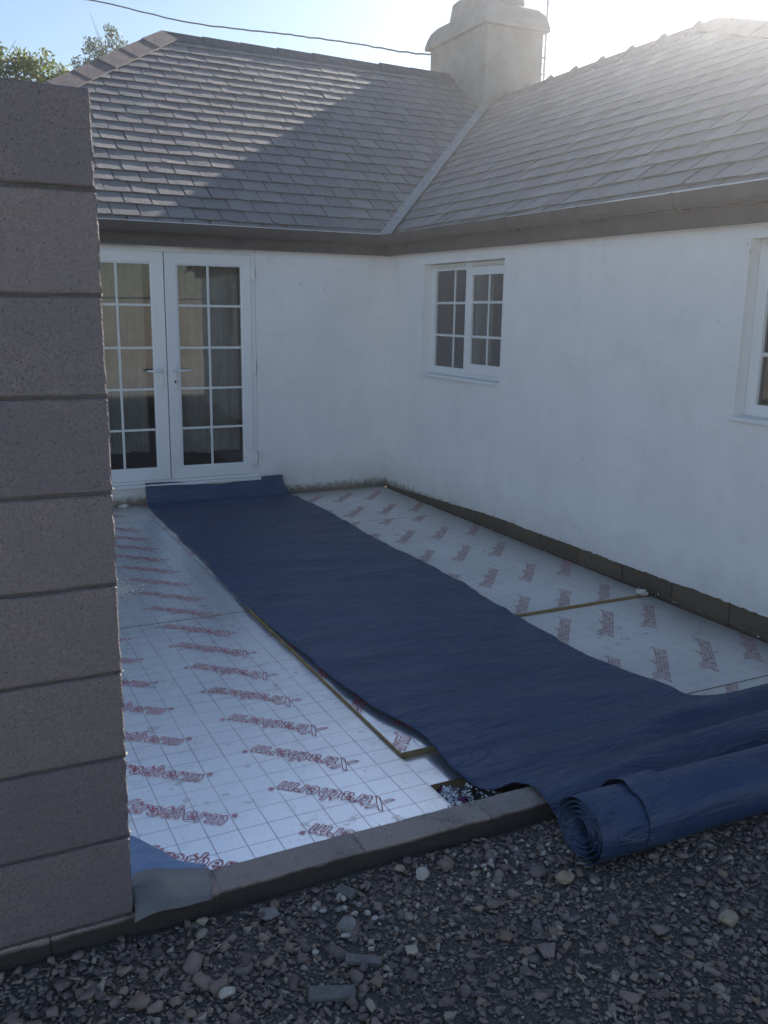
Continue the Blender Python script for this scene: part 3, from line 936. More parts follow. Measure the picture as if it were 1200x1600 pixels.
# ---- windows
def window(dy, label):
    XD = 0.073
    w = ring_frame('y', -1.915 + dy, -0.692 + dy, 1.137, 2.048, -1.885 + dy, -0.755 + dy, 1.200, 1.992, XD, 0.118).build('window', 'upvc', cottage, bevel=0.002)
    w['label'] = label
    MB().box(XD + .002, 0.115, -1.305 + dy, -1.272 + dy, 1.2, 1.992).build('mullion', 'upvc', w, bevel=0.002)
    glazed(w, 'y', XD + .022, -1.272 + dy, -0.755 + dy, 1.200, 1.992, [-1.052 + dy], [1.463, 1.730])
    ring_frame('y', -1.905 + dy, -1.288 + dy, 1.175, 2.005, -1.815 + dy, -1.372 + dy, 1.250, 1.945, XD - .016, XD + .03).build('sash', 'upvc', w, bevel=0.002)
    glazed(w, 'y', XD + .004, -1.815 + dy, -1.372 + dy, 1.250, 1.945, [-1.603 + dy], [1.466, 1.735])
    for a_, b_ in ((-1.235, -0.735), (-1.87, -1.37)):
        MB().box(XD - .014, XD - .001, a_ + dy, b_ + dy, 2.015, 2.042).box(XD - .019, XD - .0145, a_ + dy + .015, b_ + dy - .015, 2.022, 2.034).build('vent', 'vent', w, bevel=0.002)
    MB().box(-0.030, XD + .01, -1.928 + dy, -0.678 + dy, 1.112, 1.1365).build('sill', 'upvc', w, bevel=0.005)
    return w
window(0, 'small window nearest the inner corner')
window(-3.488, 'window at the far right end of the long wall')

# ------------------------------------------------------------------ curtains (hang inside, things of their own)
def curtain(axis, u0, u1, d, z0, z1, label, seed, amp=0.022, waves=6, mat='curtain'):
    n = 120
    m = MB(); rows = []
    for zz in np.linspace(0, 1, 6):
        row = []
        for i in range(n):
            u = u0 + (u1 - u0) * i / (n - 1)
            f = amp * math.sin(waves * 2 * math.pi * i / n + 1.5 * nz(i * .05, seed)) * (0.6 + 0.5 * nz(i * .03, seed + 5)) * (0.8 + .4 * (1 - zz))
            z = z0 + (z1 - z0) * zz + (0.03 * nz(u * 5, seed) * (1 - zz))
            row.append((u, d + f, z) if axis == 'x' else (d + f, u, z))
        rows.append(row)
    m.sweep([[Vector(p) for p in r] for r in rows], closed=False, caps=False)
    o = m.build('curtain', mat, smooth=True)
    return tag(o, label, 'curtain', 'curtains behind the glass')
curtain('x', -2.66, -2.20, 0.22, 0.42, 2.12, 'pale curtain hanging behind the left glazed door leaf', 1)
curtain('x', -1.93, -1.38, 0.22, 0.40, 2.12, 'pale curtain hanging behind the right glazed door leaf', 2)
curtain('y', -1.42, -1.02, 0.24, 0.95, 2.1, 'pale curtain behind the small window near the corner', 3, 0.018, 7)
curtain('y', -4.85, -4.25, 0.24, 0.95, 2.1, 'pale curtain behind the window cut by the right edge', 4, 0.018, 7)

# ------------------------------------------------------------------ block pier
YP = -5.523; XP = -3.472
def block_mesh(name, lx, ly, lz, mat, seed, cuts=9):
    r = random.Random(seed)
    bm = bmesh.new()
    bmesh.ops.create_cube(bm, size=1)
    for v in bm.verts: v.co = Vector((v.co.x * lx, v.co.y * ly, v.co.z * lz))
    bmesh.ops.bevel(bm, geom=bm.edges[:], offset=0.004, segments=1, affect='EDGES')
    bmesh.ops.subdivide_edges(bm, edges=[e for e in bm.edges if e.calc_length() > 0.06], cuts=cuts, use_grid_fill=True)
    sx = r.uniform(0, 90)
    for v in bm.verts:
        p = v.co
        ne = sum((abs(abs(c) - h / 2) < .0055) for c, h in zip(p, (lx, ly, lz)))
        k = 0.0009 if ne < 2 else 0.0018
        v.co += Vector((nz(p.x * 95 + sx, p.y * 95, p.z * 95), nz(p.x * 95, p.y * 95 + sx, p.z * 95), nz(p.x * 95, p.y * 95, p.z * 95 + sx))) * k * 1.6
    me = bpy.data.meshes.new(name); bm.to_mesh(me); bm.free()
    me.materials.append(M[mat])
    return me
pier = empty('block_pier', (-3.692, YP + .05, 0.1), 'tall pier of stacked grey concrete blocks at the left edge', 'block wall')
bmes = [block_mesh('block', 0.44, 0.1, 0.2165, 'block', s_) for s_ in (1, 2, 3)]
for i in range(9):
    z = 0.1 + 0.0095 + 0.108 + 0.225 * i
    if i == 8: bmes[2] = block_mesh('block', 0.44, 0.1, 0.200, 'block', 5); z -= 0.008
    share(bmes[i % 3], 'block', (XP - 0.22 + random.uniform(-.002, .002), YP + .05 + random.uniform(-.0015, .0015), z), pier)
for i in range(9):
    # ragged bed joint squeezed out to one end
    z0 = 0.1 + 0.225 * i + (0.001 if i == 0 else 0.0); m = MB(); n = 44
    secs = []
    for k in range(n + 1):
        xx = XP - 0.436 + 0.436 * k / n
        y0 = YP + 0.0075 + 0.003 * nz(k * .8, i * 3.1); j1 = 0.0008 * nz(k * .6, i); 
        secs.append([Vector((xx, y0, z0 - .001)), Vector((xx, y0 + .0015, z0 + .012)), Vector((xx, YP + .097, z0 + .012)), Vector((xx, YP + .097, z0 - .001))])
    m.sweep(secs).build('mortar_joint', 'mortar', pier)
for i in range(1, 9):
    # blobs of pale mortar left at the free end
    z0 = 0.106 + 0.225 * i
    for q in range(2):
        bm = bmesh.new(); bmesh.ops.create_icosphere(bm, subdivisions=2, radius=random.uniform(.0025, .0055))
        for v in bm.verts: v.co *= 1 + 0.5 * nz(v.co.x * 200, v.co.y * 200, v.co.z * 200 + i)
        me = bpy.data.meshes.new('mortar_blob'); bm.to_mesh(me); bm.free(); me.materials.append(M['snot'])
        share(me, 'mortar_blob', (XP + random.uniform(-.001, .004), YP + random.uniform(.006, .05), z0 + random.uniform(-.006, .006)), pier)

# ------------------------------------------------------------------ block kerb
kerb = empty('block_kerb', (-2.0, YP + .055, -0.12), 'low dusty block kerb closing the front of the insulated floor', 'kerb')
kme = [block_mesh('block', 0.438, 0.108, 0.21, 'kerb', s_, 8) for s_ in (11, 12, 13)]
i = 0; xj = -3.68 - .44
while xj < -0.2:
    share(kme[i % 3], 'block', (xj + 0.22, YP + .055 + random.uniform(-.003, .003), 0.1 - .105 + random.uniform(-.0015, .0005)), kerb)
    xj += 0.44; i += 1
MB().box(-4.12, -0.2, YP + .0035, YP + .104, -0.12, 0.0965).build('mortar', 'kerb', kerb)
# crumbs scattered on the kerb
kc = MB()
for i in range(150):
    x = random.choice((random.uniform(-3.2, -2.2), random.gauss(-2.45, .12))); y = YP + random.uniform(.004, .105); s = random.uniform(.0025, .008)
    if x > -2.17: continue
    q = [Vector((x + s * random.uniform(-1, 1), y + s * random.uniform(-1, 1), 0.1005 + s * random.uniform(0, 1.1))) for _ in range(4)]
    i0 = len(kc.v); kc.v += [tuple(p) for p in q]; kc.f += [(i0, i0 + 1, i0 + 2), (i0, i0 + 2, i0 + 3), (i0, i0 + 3, i0 + 1), (i0 + 1, i0 + 3, i0 + 2)]
tag(kc.build('kerb_crumbs', 'st_grey'), 'small stone crumbs lying on top of the block kerb', 'crumbs', kind='stuff')

# ------------------------------------------------------------------ insulation boards with their red print
cu = bpy.data.curves.new('word', 'FONT')
cu.body = "Xtratherm"
cu.fill_mode = 'NONE'
cu.shear = 0.28
cu.offset = 0.03
cu.resolution_u = 3
cu.bevel_depth = 0.018
cu.bevel_resolution = 0
cu.space_character = 1.15
fo = bpy.data.objects.new('word', cu); col.objects.link(fo)
bpy.context.view_layer.update()
wme = bpy.data.meshes.new_from_object(fo.evaluated_get(bpy.context.evaluated_depsgraph_get()))
WV = np.array([v.co for v in wme.vertices]); WF = [tuple(p.vertices) for p in wme.polygons]
cu.body = "\u00ae"; cu.shear = 0.0; cu.offset = 0; cu.bevel_depth = 0.022
bpy.context.view_layer.update()
rme = bpy.data.meshes.new_from_object(fo.evaluated_get(bpy.context.evaluated_depsgraph_get()))
RV = np.array([v.co for v in rme.vertices]); RF = [tuple(p.vertices) for p in rme.polygons]
bpy.data.objects.remove(fo)
WV[:, :2] -= WV[:, :2].min(0); wlen = WV[:, 0].max(); whgt = WV[:, 1].max()
sx = 0.425 / wlen; sy = 0.083 / whgt
WV = WV * np.array([sx, sy, 0.03])
if len(RV):
    RV[:, :2] -= RV[:, :2].min(0); RV = RV * (0.021 / RV[:, 0].max()) * np.array([1, 1, 0.08]); RV[:, :2] += np.array([0.430, 0.055])
    WF = WF + [tuple(len(WV) + j for j in f) for f in RF]; WV = np.vstack([WV, RV])
TW = 0.455

def board(x0, x1, y0, y1, ztop, th, label, foil, print_mat, words, group='insulation boards laid on the floor', tilt=0.0):
    r = empty('insulation_board', ((x0 + x1) / 2, (y0 + y1) / 2, ztop - th), label, 'insulation board', group)
    e = 0.0006
    MB().box(x0 + e, x1 - e, y0 + e, y1 - e, ztop - th, ztop - .0015).build('foam_core', 'pir', r)
    # foil facing: lightly uneven sheet wrapped a few mm down the edge
    nx = max(2, int((x1 - x0) / .06)); ny = max(2, int((y1 - y0) / .06))
    v = []; f = []
    for j in range(ny + 1):
        for i in range(nx + 1):
            x = x0 + (x1 - x0) * i / nx; y = y0 + (y1 - y0) * j / ny
            edge = min(i, nx - i, j, ny - j) == 0
            z = ztop + (0.0 if edge else 0.0015 * nz(x * 3, y * 3)) - (0.0 if not edge else .0008)
            v.append((x + (0.0015 * nz(y * 20, x) if i in (0, nx) else 0), y + (.0015 * nz(x * 20, y) if j in (0, ny) else 0), z))
    for j in range(ny):
        for i in range(nx):
            a_ = j * (nx + 1) + i; f.append((a_, a_ + 1, a_ + nx + 2, a_ + nx + 1))
    m = MB(); m.v = v; m.f = f
    m.build('foil_facing', foil, r, smooth=True)
    if words:
        for (ex, ey, ang) in words:           # (ex, ey): where the word ends on the board
            a_ = R(ang); c_, s_ = math.cos(a_), math.sin(a_)
            bx_ = ex - TW * c_; by_ = ey - TW * s_
            if not (min(bx_, ex) < x1 + .1 and max(bx_, ex) > x0 - .1 and min(by_, ey) < y1 + .1 and max(by_, ey) > y0 - .1): continue
            bm = bmesh.new()
            vs = [bm.verts.new((bx_ + p[0] * c_ - p[1] * s_, by_ + p[0] * s_ + p[1] * c_, ztop + .0028 + p[2])) for p in WV]
            for ff in WF: bm.faces.new([vs[k] for k in ff])
            for pp, nn in (((x0 + .003, 0, 0), (-1, 0, 0)), ((x1 - .003, 0, 0), (1, 0, 0)), ((0, y0 + .003, 0), (0, -1, 0)), ((0, y1 - .003, 0), (0, 1, 0))):
                bmesh.ops.bisect_plane(bm, geom=bm.verts[:] + bm.edges[:] + bm.faces[:], plane_co=pp, plane_no=nn, clear_outer=True)
            if len(bm.faces) > 20:
                bm.verts.index_update()
                m = MB(); m.v = [tuple(q.co) for q in bm.verts]; m.f = [tuple(q.index for q in fa.verts) for fa in bm.faces]
                m.build('printed_word', print_mat, r)
            bm.free()
    return r

# words: on the left-hand column the rows alternate head-up and head-down
def left_words(y0, y1, ph):
    w = []
    k = 0
    y = y0 + ph
    while y < y1 + .4:
        w.append((-2.845, y + .30, 137.5))        # ends on the left, upside down from the door's opposite side
        w.append((-3.075, y + .07, -38.5))
        y += 0.302
    return w
board(-3.56, -2.3535, -5.412, -3.0272, -0.002, 0.10, 'large foil board with bold red print filling the left front of the floor', 'foil', 'print', left_words(-5.6, -3.0, .152))
board(-3.56, -2.357, -3.026, -0.626, 0.0, 0.10, 'foil board between the left front board and the door step board', 'foil', 'print', left_words(-3.3, -.6, .285))
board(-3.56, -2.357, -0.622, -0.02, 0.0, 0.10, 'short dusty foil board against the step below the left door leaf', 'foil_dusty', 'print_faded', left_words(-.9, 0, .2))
mid = lambda a_, b_, ph: [(-2.232 + dx, a_ + ph + .39 * k, 51) for k in range(int((b_ - a_) / .39) + 3) for dx in (0.0, .30, .6, .9, 1.2)]
board(-2.3495, -1.245, -4.882, -3.0275, 0.013, 0.10, 'raised foil board with a bare tan edge, half under the left side of the sheet', 'foil', 'print', mid(-5.2, -3.0, .05))
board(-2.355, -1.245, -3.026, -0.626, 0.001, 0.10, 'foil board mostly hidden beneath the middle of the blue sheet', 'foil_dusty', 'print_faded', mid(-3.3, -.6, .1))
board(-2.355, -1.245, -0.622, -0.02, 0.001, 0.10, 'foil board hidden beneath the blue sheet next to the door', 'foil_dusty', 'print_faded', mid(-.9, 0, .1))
board(-2.358, -1.60, -5.10, -4.884, -0.012, 0.08, 'narrow foil offcut before the raised board, beside the open gap', 'foil', 'print', [])
def right_words(a_, b_, ph):
    w = []
    r_ = 0
    y = a_ + ph
    while y < b_ + .5:
        for k in range(7):
            w.append((-0.0 - .30 * k + (.155 if r_ % 2 else 0) - .13, y, 50))
        y += .575 / 1.0; r_ += 1
    return w
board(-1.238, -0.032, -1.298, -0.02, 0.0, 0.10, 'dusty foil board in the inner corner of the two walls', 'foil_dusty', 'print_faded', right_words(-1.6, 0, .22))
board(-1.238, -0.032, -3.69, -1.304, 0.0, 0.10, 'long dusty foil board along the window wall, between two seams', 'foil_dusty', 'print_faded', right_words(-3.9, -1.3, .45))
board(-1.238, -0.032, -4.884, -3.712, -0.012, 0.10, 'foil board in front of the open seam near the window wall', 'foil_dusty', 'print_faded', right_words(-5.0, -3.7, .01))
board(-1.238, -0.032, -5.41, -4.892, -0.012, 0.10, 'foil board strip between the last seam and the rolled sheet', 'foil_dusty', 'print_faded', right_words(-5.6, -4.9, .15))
# tan board edge packed into the seam
sm = MB().sweep([[Vector((x, -3.703 + .002 * nz(x * 9), -.09)), Vector((x, -3.694, -.09)), Vector((x, -3.694, .001 + .002 * nz(x * 20, 3))), Vector((x, -3.703 + .003 * nz(x * 7, 2), -.001))] for x in np.linspace(-1.2, -.06, 30)])
tag(sm.build('foam_strip', 'pir'), 'thin tan foam strip packed into the open board seam', 'foam strip')
sm = MB()
bm = bmesh.new(); bmesh.ops.create_icosphere(bm, subdivisions=3, radius=.035)
for v in bm.verts: v.co *= 1 + .5 * nz(v.co.x * 40, v.co.y * 40, v.co.z * 40); v.co.z *= .5
me = bpy.data.meshes.new('foam_lump'); bm.to_mesh(me); bm.free(); me.materials.append(M['dust'])
tag(share(me, 'foam_lump', (-0.08, -3.69, .012)), 'small pale foam lump at the wall end of the board seam', 'foam lump')
tag(share(me, 'foam_lump', (-2.49, -0.06, .012), rot=(0, 0, 2)), 'small white lump on the floor below the door step', 'foam lump')
# spilt dust beside the pier
sp = MB(); n = 40
bm = bmesh.new()
for i in range(420):
    a_ = random.uniform(0, 6.28); rr = abs(random.gauss(0, 1)); x = -2.93 + .10 * rr * math.cos(a_) + .03 * rr; y = -2.36 + .14 * rr * math.sin(a_); s = random.uniform(.004, .016) / (1 + .5 * rr)
    q = [(x + s * math.cos(k * 1.257 + a_) * random.uniform(.6, 1.3), y + 1.3 * s * math.sin(k * 1.257 + a_), .0018) for k in range(5)]
    i0 = len(sp.v); sp.v += q + [(x, y, .003 + s * .35)]; sp.f += [(i0 + k, i0 + (k + 1) % 5, i0 + 5) for k in range(5)]
bm.free()
tag(sp.build('spilt_dust', 'dust'), 'patch of spilt cream dust on the foil beside the pier', 'dust', kind='stuff')

# ------------------------------------------------------------------ blue membrane: sheet and roll
mem = empty('membrane_roll', (-1.6, -2.8, 0), 'dark blue plastic membrane unrolled over the foil boards to the doors', 'membrane')
KEY = [  # (left point, right point) along the sheet
    ((-2.300, -0.030, 0.190), (-1.055, -0.026, 0.182)),
    ((-2.300, -0.045, 0.120), (-1.050, -0.050, 0.110)),
    ((-2.302, -0.085, 0.030), (-1.020, -0.110, 0.020)),
    ((-2.305, -0.180, 0.010), (-0.995, -0.220, 0.008)),
    ((-2.325, -1.800, 0.008), (-1.005, -2.000, 0.008)),
    ((-2.360, -3.000, 0.010), (-1.000, -3.000, 0.008)),
    ((-2.338, -3.900, 0.030), (-1.050, -3.900, 0.008)),
    ((-2.300, -4.500, 0.030), (-1.050, -4.420, 0.010)),
    ((-2.225, -4.820, 0.030), (-0.985, -4.800, 0.010)),
    ((-2.232, -5.000, 0.018), (-0.975, -4.990, 0.020)),
    ((-2.238, -5.080, 0.016), (-0.450, -5.110, 0.050)),
    ((-2.238, -5.180, 0.014), (-0.100, -5.185, 0.080)),
    ((-2.226, -5.270, 0.022), (0.100, -5.255, 0.030)),
    ((-2.190, -5.350, 0.064), (0.200, -5.330, 0.075)),
    ((-2.150, -5.425, 0.108), (0.300, -5.405, 0.165)),
    ((-2.150, -5.480, 0.112), (0.300, -5.480, 0.168)),
    ((-2.155, -5.535, 0.098), (0.300, -5.550, 0.125)),
    ((-2.140, -5.570, 0.055), (0.300, -5.590, 0.080)),
    ((-2.150, -5.640, 0.036), (0.300, -5.660, 0.050)),
    ((-2.150, -5.725, 0.036), (0.300, -5.760, 0.050)),
]
def cr_interp(P, t):
    n = len(P); i = min(int(t), n - 2); f = t - i
    p0 = P[max(i - 1, 0)]; p1 = P[i]; p2 = P[i + 1]; p3 = P[min(i + 2, n - 1)]
    # limited tangents so long spans do not overshoot
    def tan(a_, b_, c_):
        l1 = (b_ - a_).length + 1e-6; l2 = (c_ - b_).length + 1e-6
        return ((b_ - a_) / l1 + (c_ - b_) / l2) * .5
    L = (p2 - p1).length
    m1 = tan(p0, p1, p2) * L; m2 = tan(p1, p2, p3) * L
    f2, f3 = f * f, f * f * f
    return p1 * (2 * f3 - 3 * f2 + 1) + m1 * (f3 - 2 * f2 + f) + p2 * (-2 * f3 + 3 * f2) + m2 * (f3 - f2)
PL = [Vector(a_) for a_, _ in KEY]; PR = [Vector(b_) for _, b_ in KEY]
steps = []
for i in range(len(KEY) - 1):
    L = max((PL[i + 1] - PL[i]).length, (PR[i + 1] - PR[i]).length * .6)
    n = max(4, int(L / 0.018))
    steps += [i + k / n for k in range(n)]
steps.append(len(KEY) - 1 - 1e-6)
NU = 90
sv_ = []
for t_ in steps:
    l = cr_interp(PL, t_); r = cr_interp(PR, t_)
    flat = 1.0 if t_ < 9 else 0.35
    l = l + Vector((.014 * nz(l.y * 3.1, 7) + .006 * nz(l.y * 13, 2), 0, 0)) * flat
    r = r + Vector((.010 * nz(r.y * 2.6, 17) + .008 * nz(r.y * 13, 12), 0, 0)) * flat
    for i in range(NU + 1):
        u = i / NU
        p = l.lerp(r, u)
        w = 0.5 + 0.5 * nz(p.x * 1.3 + p.y * 1.1, p.y * 6.5 + p.x * 1.8, 2.0)
        w2 = 0.5 + 0.5 * nz(p.x * 3 + p.y, p.y * 15 + p.x * 3.5, 5.0)
        w3 = 0.5 + 0.5 * nz(p.x * .9 + p.y * .5, p.y * 3.2 + p.x * .9, 9.0)
        dz = 0.018 * w * w + 0.009 * w2 * w + 0.026 * w3 ** 3
        if t_ > 9:   # big buckles where the sheet gathers before the roll
            k = min(1, (t_ - 9) / 1.5) * min(1, max(0, (18.3 - t_) / 2))
            dz += k * (0.022 * max(0, nz(p.x * 2.2, t_ * 1.1, 8)) + 0.012 * nz(p.x * 1.2 + t_ * .4, 3, 1))
            dz += k * 0.022 * u * max(0, math.sin((t_ - 9) * math.pi / 3.2)) * (1 if t_ < 12.2 else 0)
        if t_ < 3.0: dz *= .3
        if t_ < 0.9: dz -= 0.055 * math.exp(-((u - .52) / .22) ** 2) * (1 - t_ / .9)
        e_ = min(u, 1 - u)
        dz += 0.004 * max(0, nz(p.y * 4, u * 2 + 30)) * max(0, 1 - e_ * 14)
        zz = p.z + dz
        if t_ > 2.2 and p.y > -5.12: zz = max(zz, 0.004 + .6 * dz + (0.016 if (-4.94 < p.y < -2.98 and -2.37 < p.x < -1.20) else 0.0))
        sv_.append((p.x, p.y, zz))
nr = len(steps)
idx = np.arange(nr * (NU + 1)).reshape(nr, NU + 1)
ff = np.stack([idx[:-1, :-1], idx[:-1, 1:], idx[1:, 1:], idx[1:, :-1]], -1).reshape(-1, 4)
sheet = from_arrays('sheet', np.array(sv_), ff, 'membrane', mem, smooth=True)
so = sheet.modifiers.new('thick', 'SOLIDIFY'); so.thickness = 0.0022; so.offset = 1

# the roll: a loose spiral
RX0, RY0, RZ0, RXL = -2.195, -5.742, 0.132, 2.75
secs = []
turns = 4.6; rs = 0.112; NSP = 340
prof = []
for k in range(NSP):
    a_ = -math.pi / 2 - 2 * math.pi * turns * k / (NSP - 1)      # from the bottom, up the viewer's side, over the top
    rad = rs - 0.074 * (k / (NSP - 1)) ** .9 + 0.0045 * nz(k * .035, 3) * (0.25 + k / NSP)
    prof.append((a_, rad))
rv = []
NX = 60
for i in range(NX + 1):
    f = i / NX
    x = RX0 + RXL * f
    row = []
    for k, (a_, rad) in enumerate(prof):
        tele = (0.006 * nz(k * .03, 4.0) + .004 * k / NSP) * max(0, 1 - i / 2.0)
        sag = 1 + 0.022 * nz(x * 2.2, math.cos(a_) * .9, math.sin(a_) * .9)
        cy = RY0 - 0.055 * f + .004 * nz(x * 2)
        squ = 0.94
        row.append((x + tele, cy + math.cos(a_) * rad * sag * 1.04, RZ0 + math.sin(a_) * rad * sag * squ - (rs * squ - rs)))
    rv += row
idx = np.arange((NX + 1) * NSP).reshape(NX + 1, NSP)
ff = np.stack([idx[:-1, :-1], idx[1:, :-1], idx[1:, 1:], idx[:-1, 1:]], -1).reshape(-1, 4)
rv = np.array(rv); rv[:, 2] -= rv[:, 2].min() - 0.034
roll = from_arrays('roll', rv, ff, 'membrane', mem, smooth=True)
so = roll.modifiers.new('thick', 'SOLIDIFY'); so.thickness = 0.0018; so.offset = 0
# loose outer wrap and tie near the end of the roll
tp_ = MB()
for (xa, xb) in ((-2.02, -1.885),):
    for k in range(30):
        a0 = -2.0 + 4.4 * k / 30; a1 = -2.0 + 4.4 * (k + 1) / 30
        def PT(x, a_): 
            return (x + .012 * nz(a_ * 2, x), RY0 + .002 - 0.055 * ((x - RX0) / RXL) - math.sin(a_) * 0.1180 * 1.0, 0.140 + math.cos(a_) * 0.1090)
        tp_.quad(PT(xa, a0), PT(xb, a0), PT(xb, a1), PT(xa, a1))
tb = tp_.build('wrapping_band', 'membrane', mem, smooth=True)

# ------------------------------------------------------------------ plastic scraps by the pier
def patch_mesh(poly_rows, name, mat, amp, seed, sub=14):
    """rows of points interpolated to a crumpled sheet"""
    rows = [[Vector(p) for p in r] for r in poly_rows]
    n = len(rows); m = len(rows[0]); v = []
    for j in range(sub + 1):
        tj = j / sub * (n - 1); a_ = min(int(tj), n - 2)
        for i in range(sub + 1):
            ti = i / sub * (m - 1)
            r0 = cr_interp(rows[a_], min(ti, m - 1 - 1e-6)); r1 = cr_interp(rows[a_ + 1], min(ti, m - 1 - 1e-6))
            s_ = tj - a_; s_ = s_ * s_ * (3 - 2 * s_)
            p = r0.lerp(r1, s_)
            p.z += amp * (0.5 + .5 * nz(p.x * 11 + seed, p.y * 11)) ** 2
            v.append(p)
    f = [(j * (sub + 1) + i, j * (sub + 1) + i + 1, (j + 1) * (sub + 1) + i + 1, (j + 1) * (sub + 1) + i) for j in range(sub) for i in range(sub)]
    mb = MB(); mb.v = [tuple(p) for p in v]; mb.f = f
    o = mb.build(name, mat, smooth=True)
    so = o.modifiers.new('thick', 'SOLIDIFY'); so.thickness = 0.002; so.offset = 1
    return o
o = patch_mesh([[(-3.56, -4.91, .03), (-3.45, -5.00, .04), (-3.36, -5.10, .034), (-3.26, -5.24, .006)],
                [(-3.56, -5.13, .05), (-3.45, -5.17, .065), (-3.35, -5.24, .06), (-3.245, -5.32, .03)],
                [(-3.56, -5.32, .11), (-3.46, -5.34, .125), (-3.36, -5.36, .122), (-3.245, -5.40, .108)],
                [(-3.56, -5.44, .115), (-3.46, -5.45, .125), (-3.36, -5.45, .120), (-3.26, -5.45, .106)]], 'membrane_offcut', 'blue_scrap', .014, 3)
tag(o, 'crumpled dusty light blue plastic offcut wedged beside the pier foot', 'plastic offcut')
o = patch_mesh([[(-3.47, -5.385, .118), (-3.40, -5.395, .135), (-3.33, -5.405, .118), (-3.245, -5.42, .107)],
                [(-3.47, -5.46, .135), (-3.40, -5.46, .150), (-3.33, -5.465, .122), (-3.255, -5.47, .106)],
                [(-3.47, -5.535, .122), (-3.40, -5.54, .135), (-3.33, -5.535, .114), (-3.265, -5.53, .104)],
                [(-3.478, -5.555, .098), (-3.42, -5.56, .116), (-3.34, -5.555, .104), (-3.27, -5.545, .097)]], 'damp_proof_strip', 'grey_dpc', .006, 8)
tag(o, 'grey plastic damp proof strip lapping over the kerb end at the pier', 'plastic strip')

# foil wrapper in the gap
bm = bmesh.new(); bmesh.ops.create_grid(bm, x_segments=26, y_segments=26, size=.5)
for v in bm.verts:
    x, y = v.co.x, v.co.y
    v.co = Vector((-2.235 + x * .24, -5.19 + y * .26, -.044 + .045 * abs(nz(x * 6, y * 6, 1)) + .008 * abs(nz(x * 17, y * 19, 5))))
me = bpy.data.meshes.new('foil_wrapper'); bm.to_mesh(me); bm.free(); me.materials.append(M['crinkle'])
o = bpy.data.objects.new('foil_wrapper', me); col.objects.link(o)
tag(o, 'crumpled silver foil with purple print lying in the floor gap', 'foil wrapper')

# ------------------------------------------------------------------ gravel
def hull_variants(kind, n, seed):
    r = random.Random(seed); out = []
    while len(out) < n:
        bm = bmesh.new()
        if kind == 'chip':
            k = r.randint(4, 6); h = r.uniform(.06, .2); ang = sorted(r.uniform(0, 6.283) for _ in range(k))
            for a_ in ang:
                rr = r.uniform(.65, 1); el = r.uniform(.55, 1)
                for z in (-h, h):
                    bm.verts.new((rr * math.cos(a_) * r.uniform(.88, 1), el * rr * math.sin(a_) * r.uniform(.88, 1), z * r.uniform(.6, 1)))
        else:
            for _ in range(11):
                d = Vector((r.gauss(0, 1), r.gauss(0, 1), r.gauss(0, 1))).normalized()
                bm.verts.new((d.x, d.y * r.uniform(.75, 1), d.z * .62))
        bmesh.ops.convex_hull(bm, input=bm.verts[:])
        bmesh.ops.triangulate(bm, faces=bm.faces[:])
        for v in [v for v in bm.verts if not v.link_faces]: bm.verts.remove(v)
        bm.verts.index_update()
        if len(bm.faces) >= 8:
            out.append((np.array([v.co for v in bm.verts]), np.array([[v.index for v in f.verts] for f in bm.faces])))
        bm.free()
    return out
VAR = hull_variants('chip', 26, 5) + hull_variants('lump', 12, 6)
def bed(x, y):
    return 0.034 + 0.010 * np.sin(x * 2.3 + 1.1) * np.cos(y * 3.1) + 0.005 * np.sin(x * 7.1 + y * 5.3)
allv = []; allf = []; base = 0
def scatter(n, smin, smax, power, lift):
    global base
    x = rng.uniform(-4.3, 0.5, n); y = -5.535 - rng.uniform(0, 1, n) ** 1.0 * 1.35
    # only where the photograph's surroundings can see it: in front of the kerb
    s = smin + (smax - smin) * rng.uniform(0, 1, n) ** power
    kk = rng.integers(0, len(VAR), n)
    yaw = rng.uniform(0, 6.283, n); tx = rng.normal(0, .2, n); ty = rng.normal(0, .2, n)
    z = bed(x, y) + s * lift * rng.uniform(.2, 1.0, n)
    for v in range(len(VAR)):
        q = np.where(kk == v)[0]
        if not len(q): continue
        P, F = VAR[v]
        pts = P[None] * s[q][:, None, None]
        cx_, sx_ = np.cos(tx[q]), np.sin(tx[q]); cy_, sy_ = np.cos(ty[q]), np.sin(ty[q]); cz_, sz_ = np.cos(yaw[q]), np.sin(yaw[q])
        X, Y, Z = pts[..., 0], pts[..., 1], pts[..., 2]
        Y, Z = Y * cx_[:, None] - Z * sx_[:, None], Y * sx_[:, None] + Z * cx_[:, None]
        X, Z = X * cy_[:, None] + Z * sy_[:, None], -X * sy_[:, None] + Z * cy_[:, None]
        X, Y = X * cz_[:, None] - Y * sz_[:, None], X * sz_[:, None] + Y * cz_[:, None]
        W = np.stack([X + x[q][:, None], Y + y[q][:, None], Z + z[q][:, None]], -1).reshape(-1, 3)
        Fi = (F[None] + (np.arange(len(q)) * len(P))[:, None, None] + base).reshape(-1, 3)
        allv.append(W); allf.append(Fi); base += len(W)
scatter(30000, .003, .008, 1.2, .5)
scatter(30000, .006, .0135, 1.3, .6)
scatter(5200, .012, .024, 1.6, .7)
scatter(420, .020, .040, 1.8, .6)
V = np.vstack(allv); F = np.vstack(allf)
gv = from_arrays('gravel', V, F, 'gravel')
tag(gv, 'loose grey slate gravel covering the ground before the kerb', 'gravel', kind='stuff')
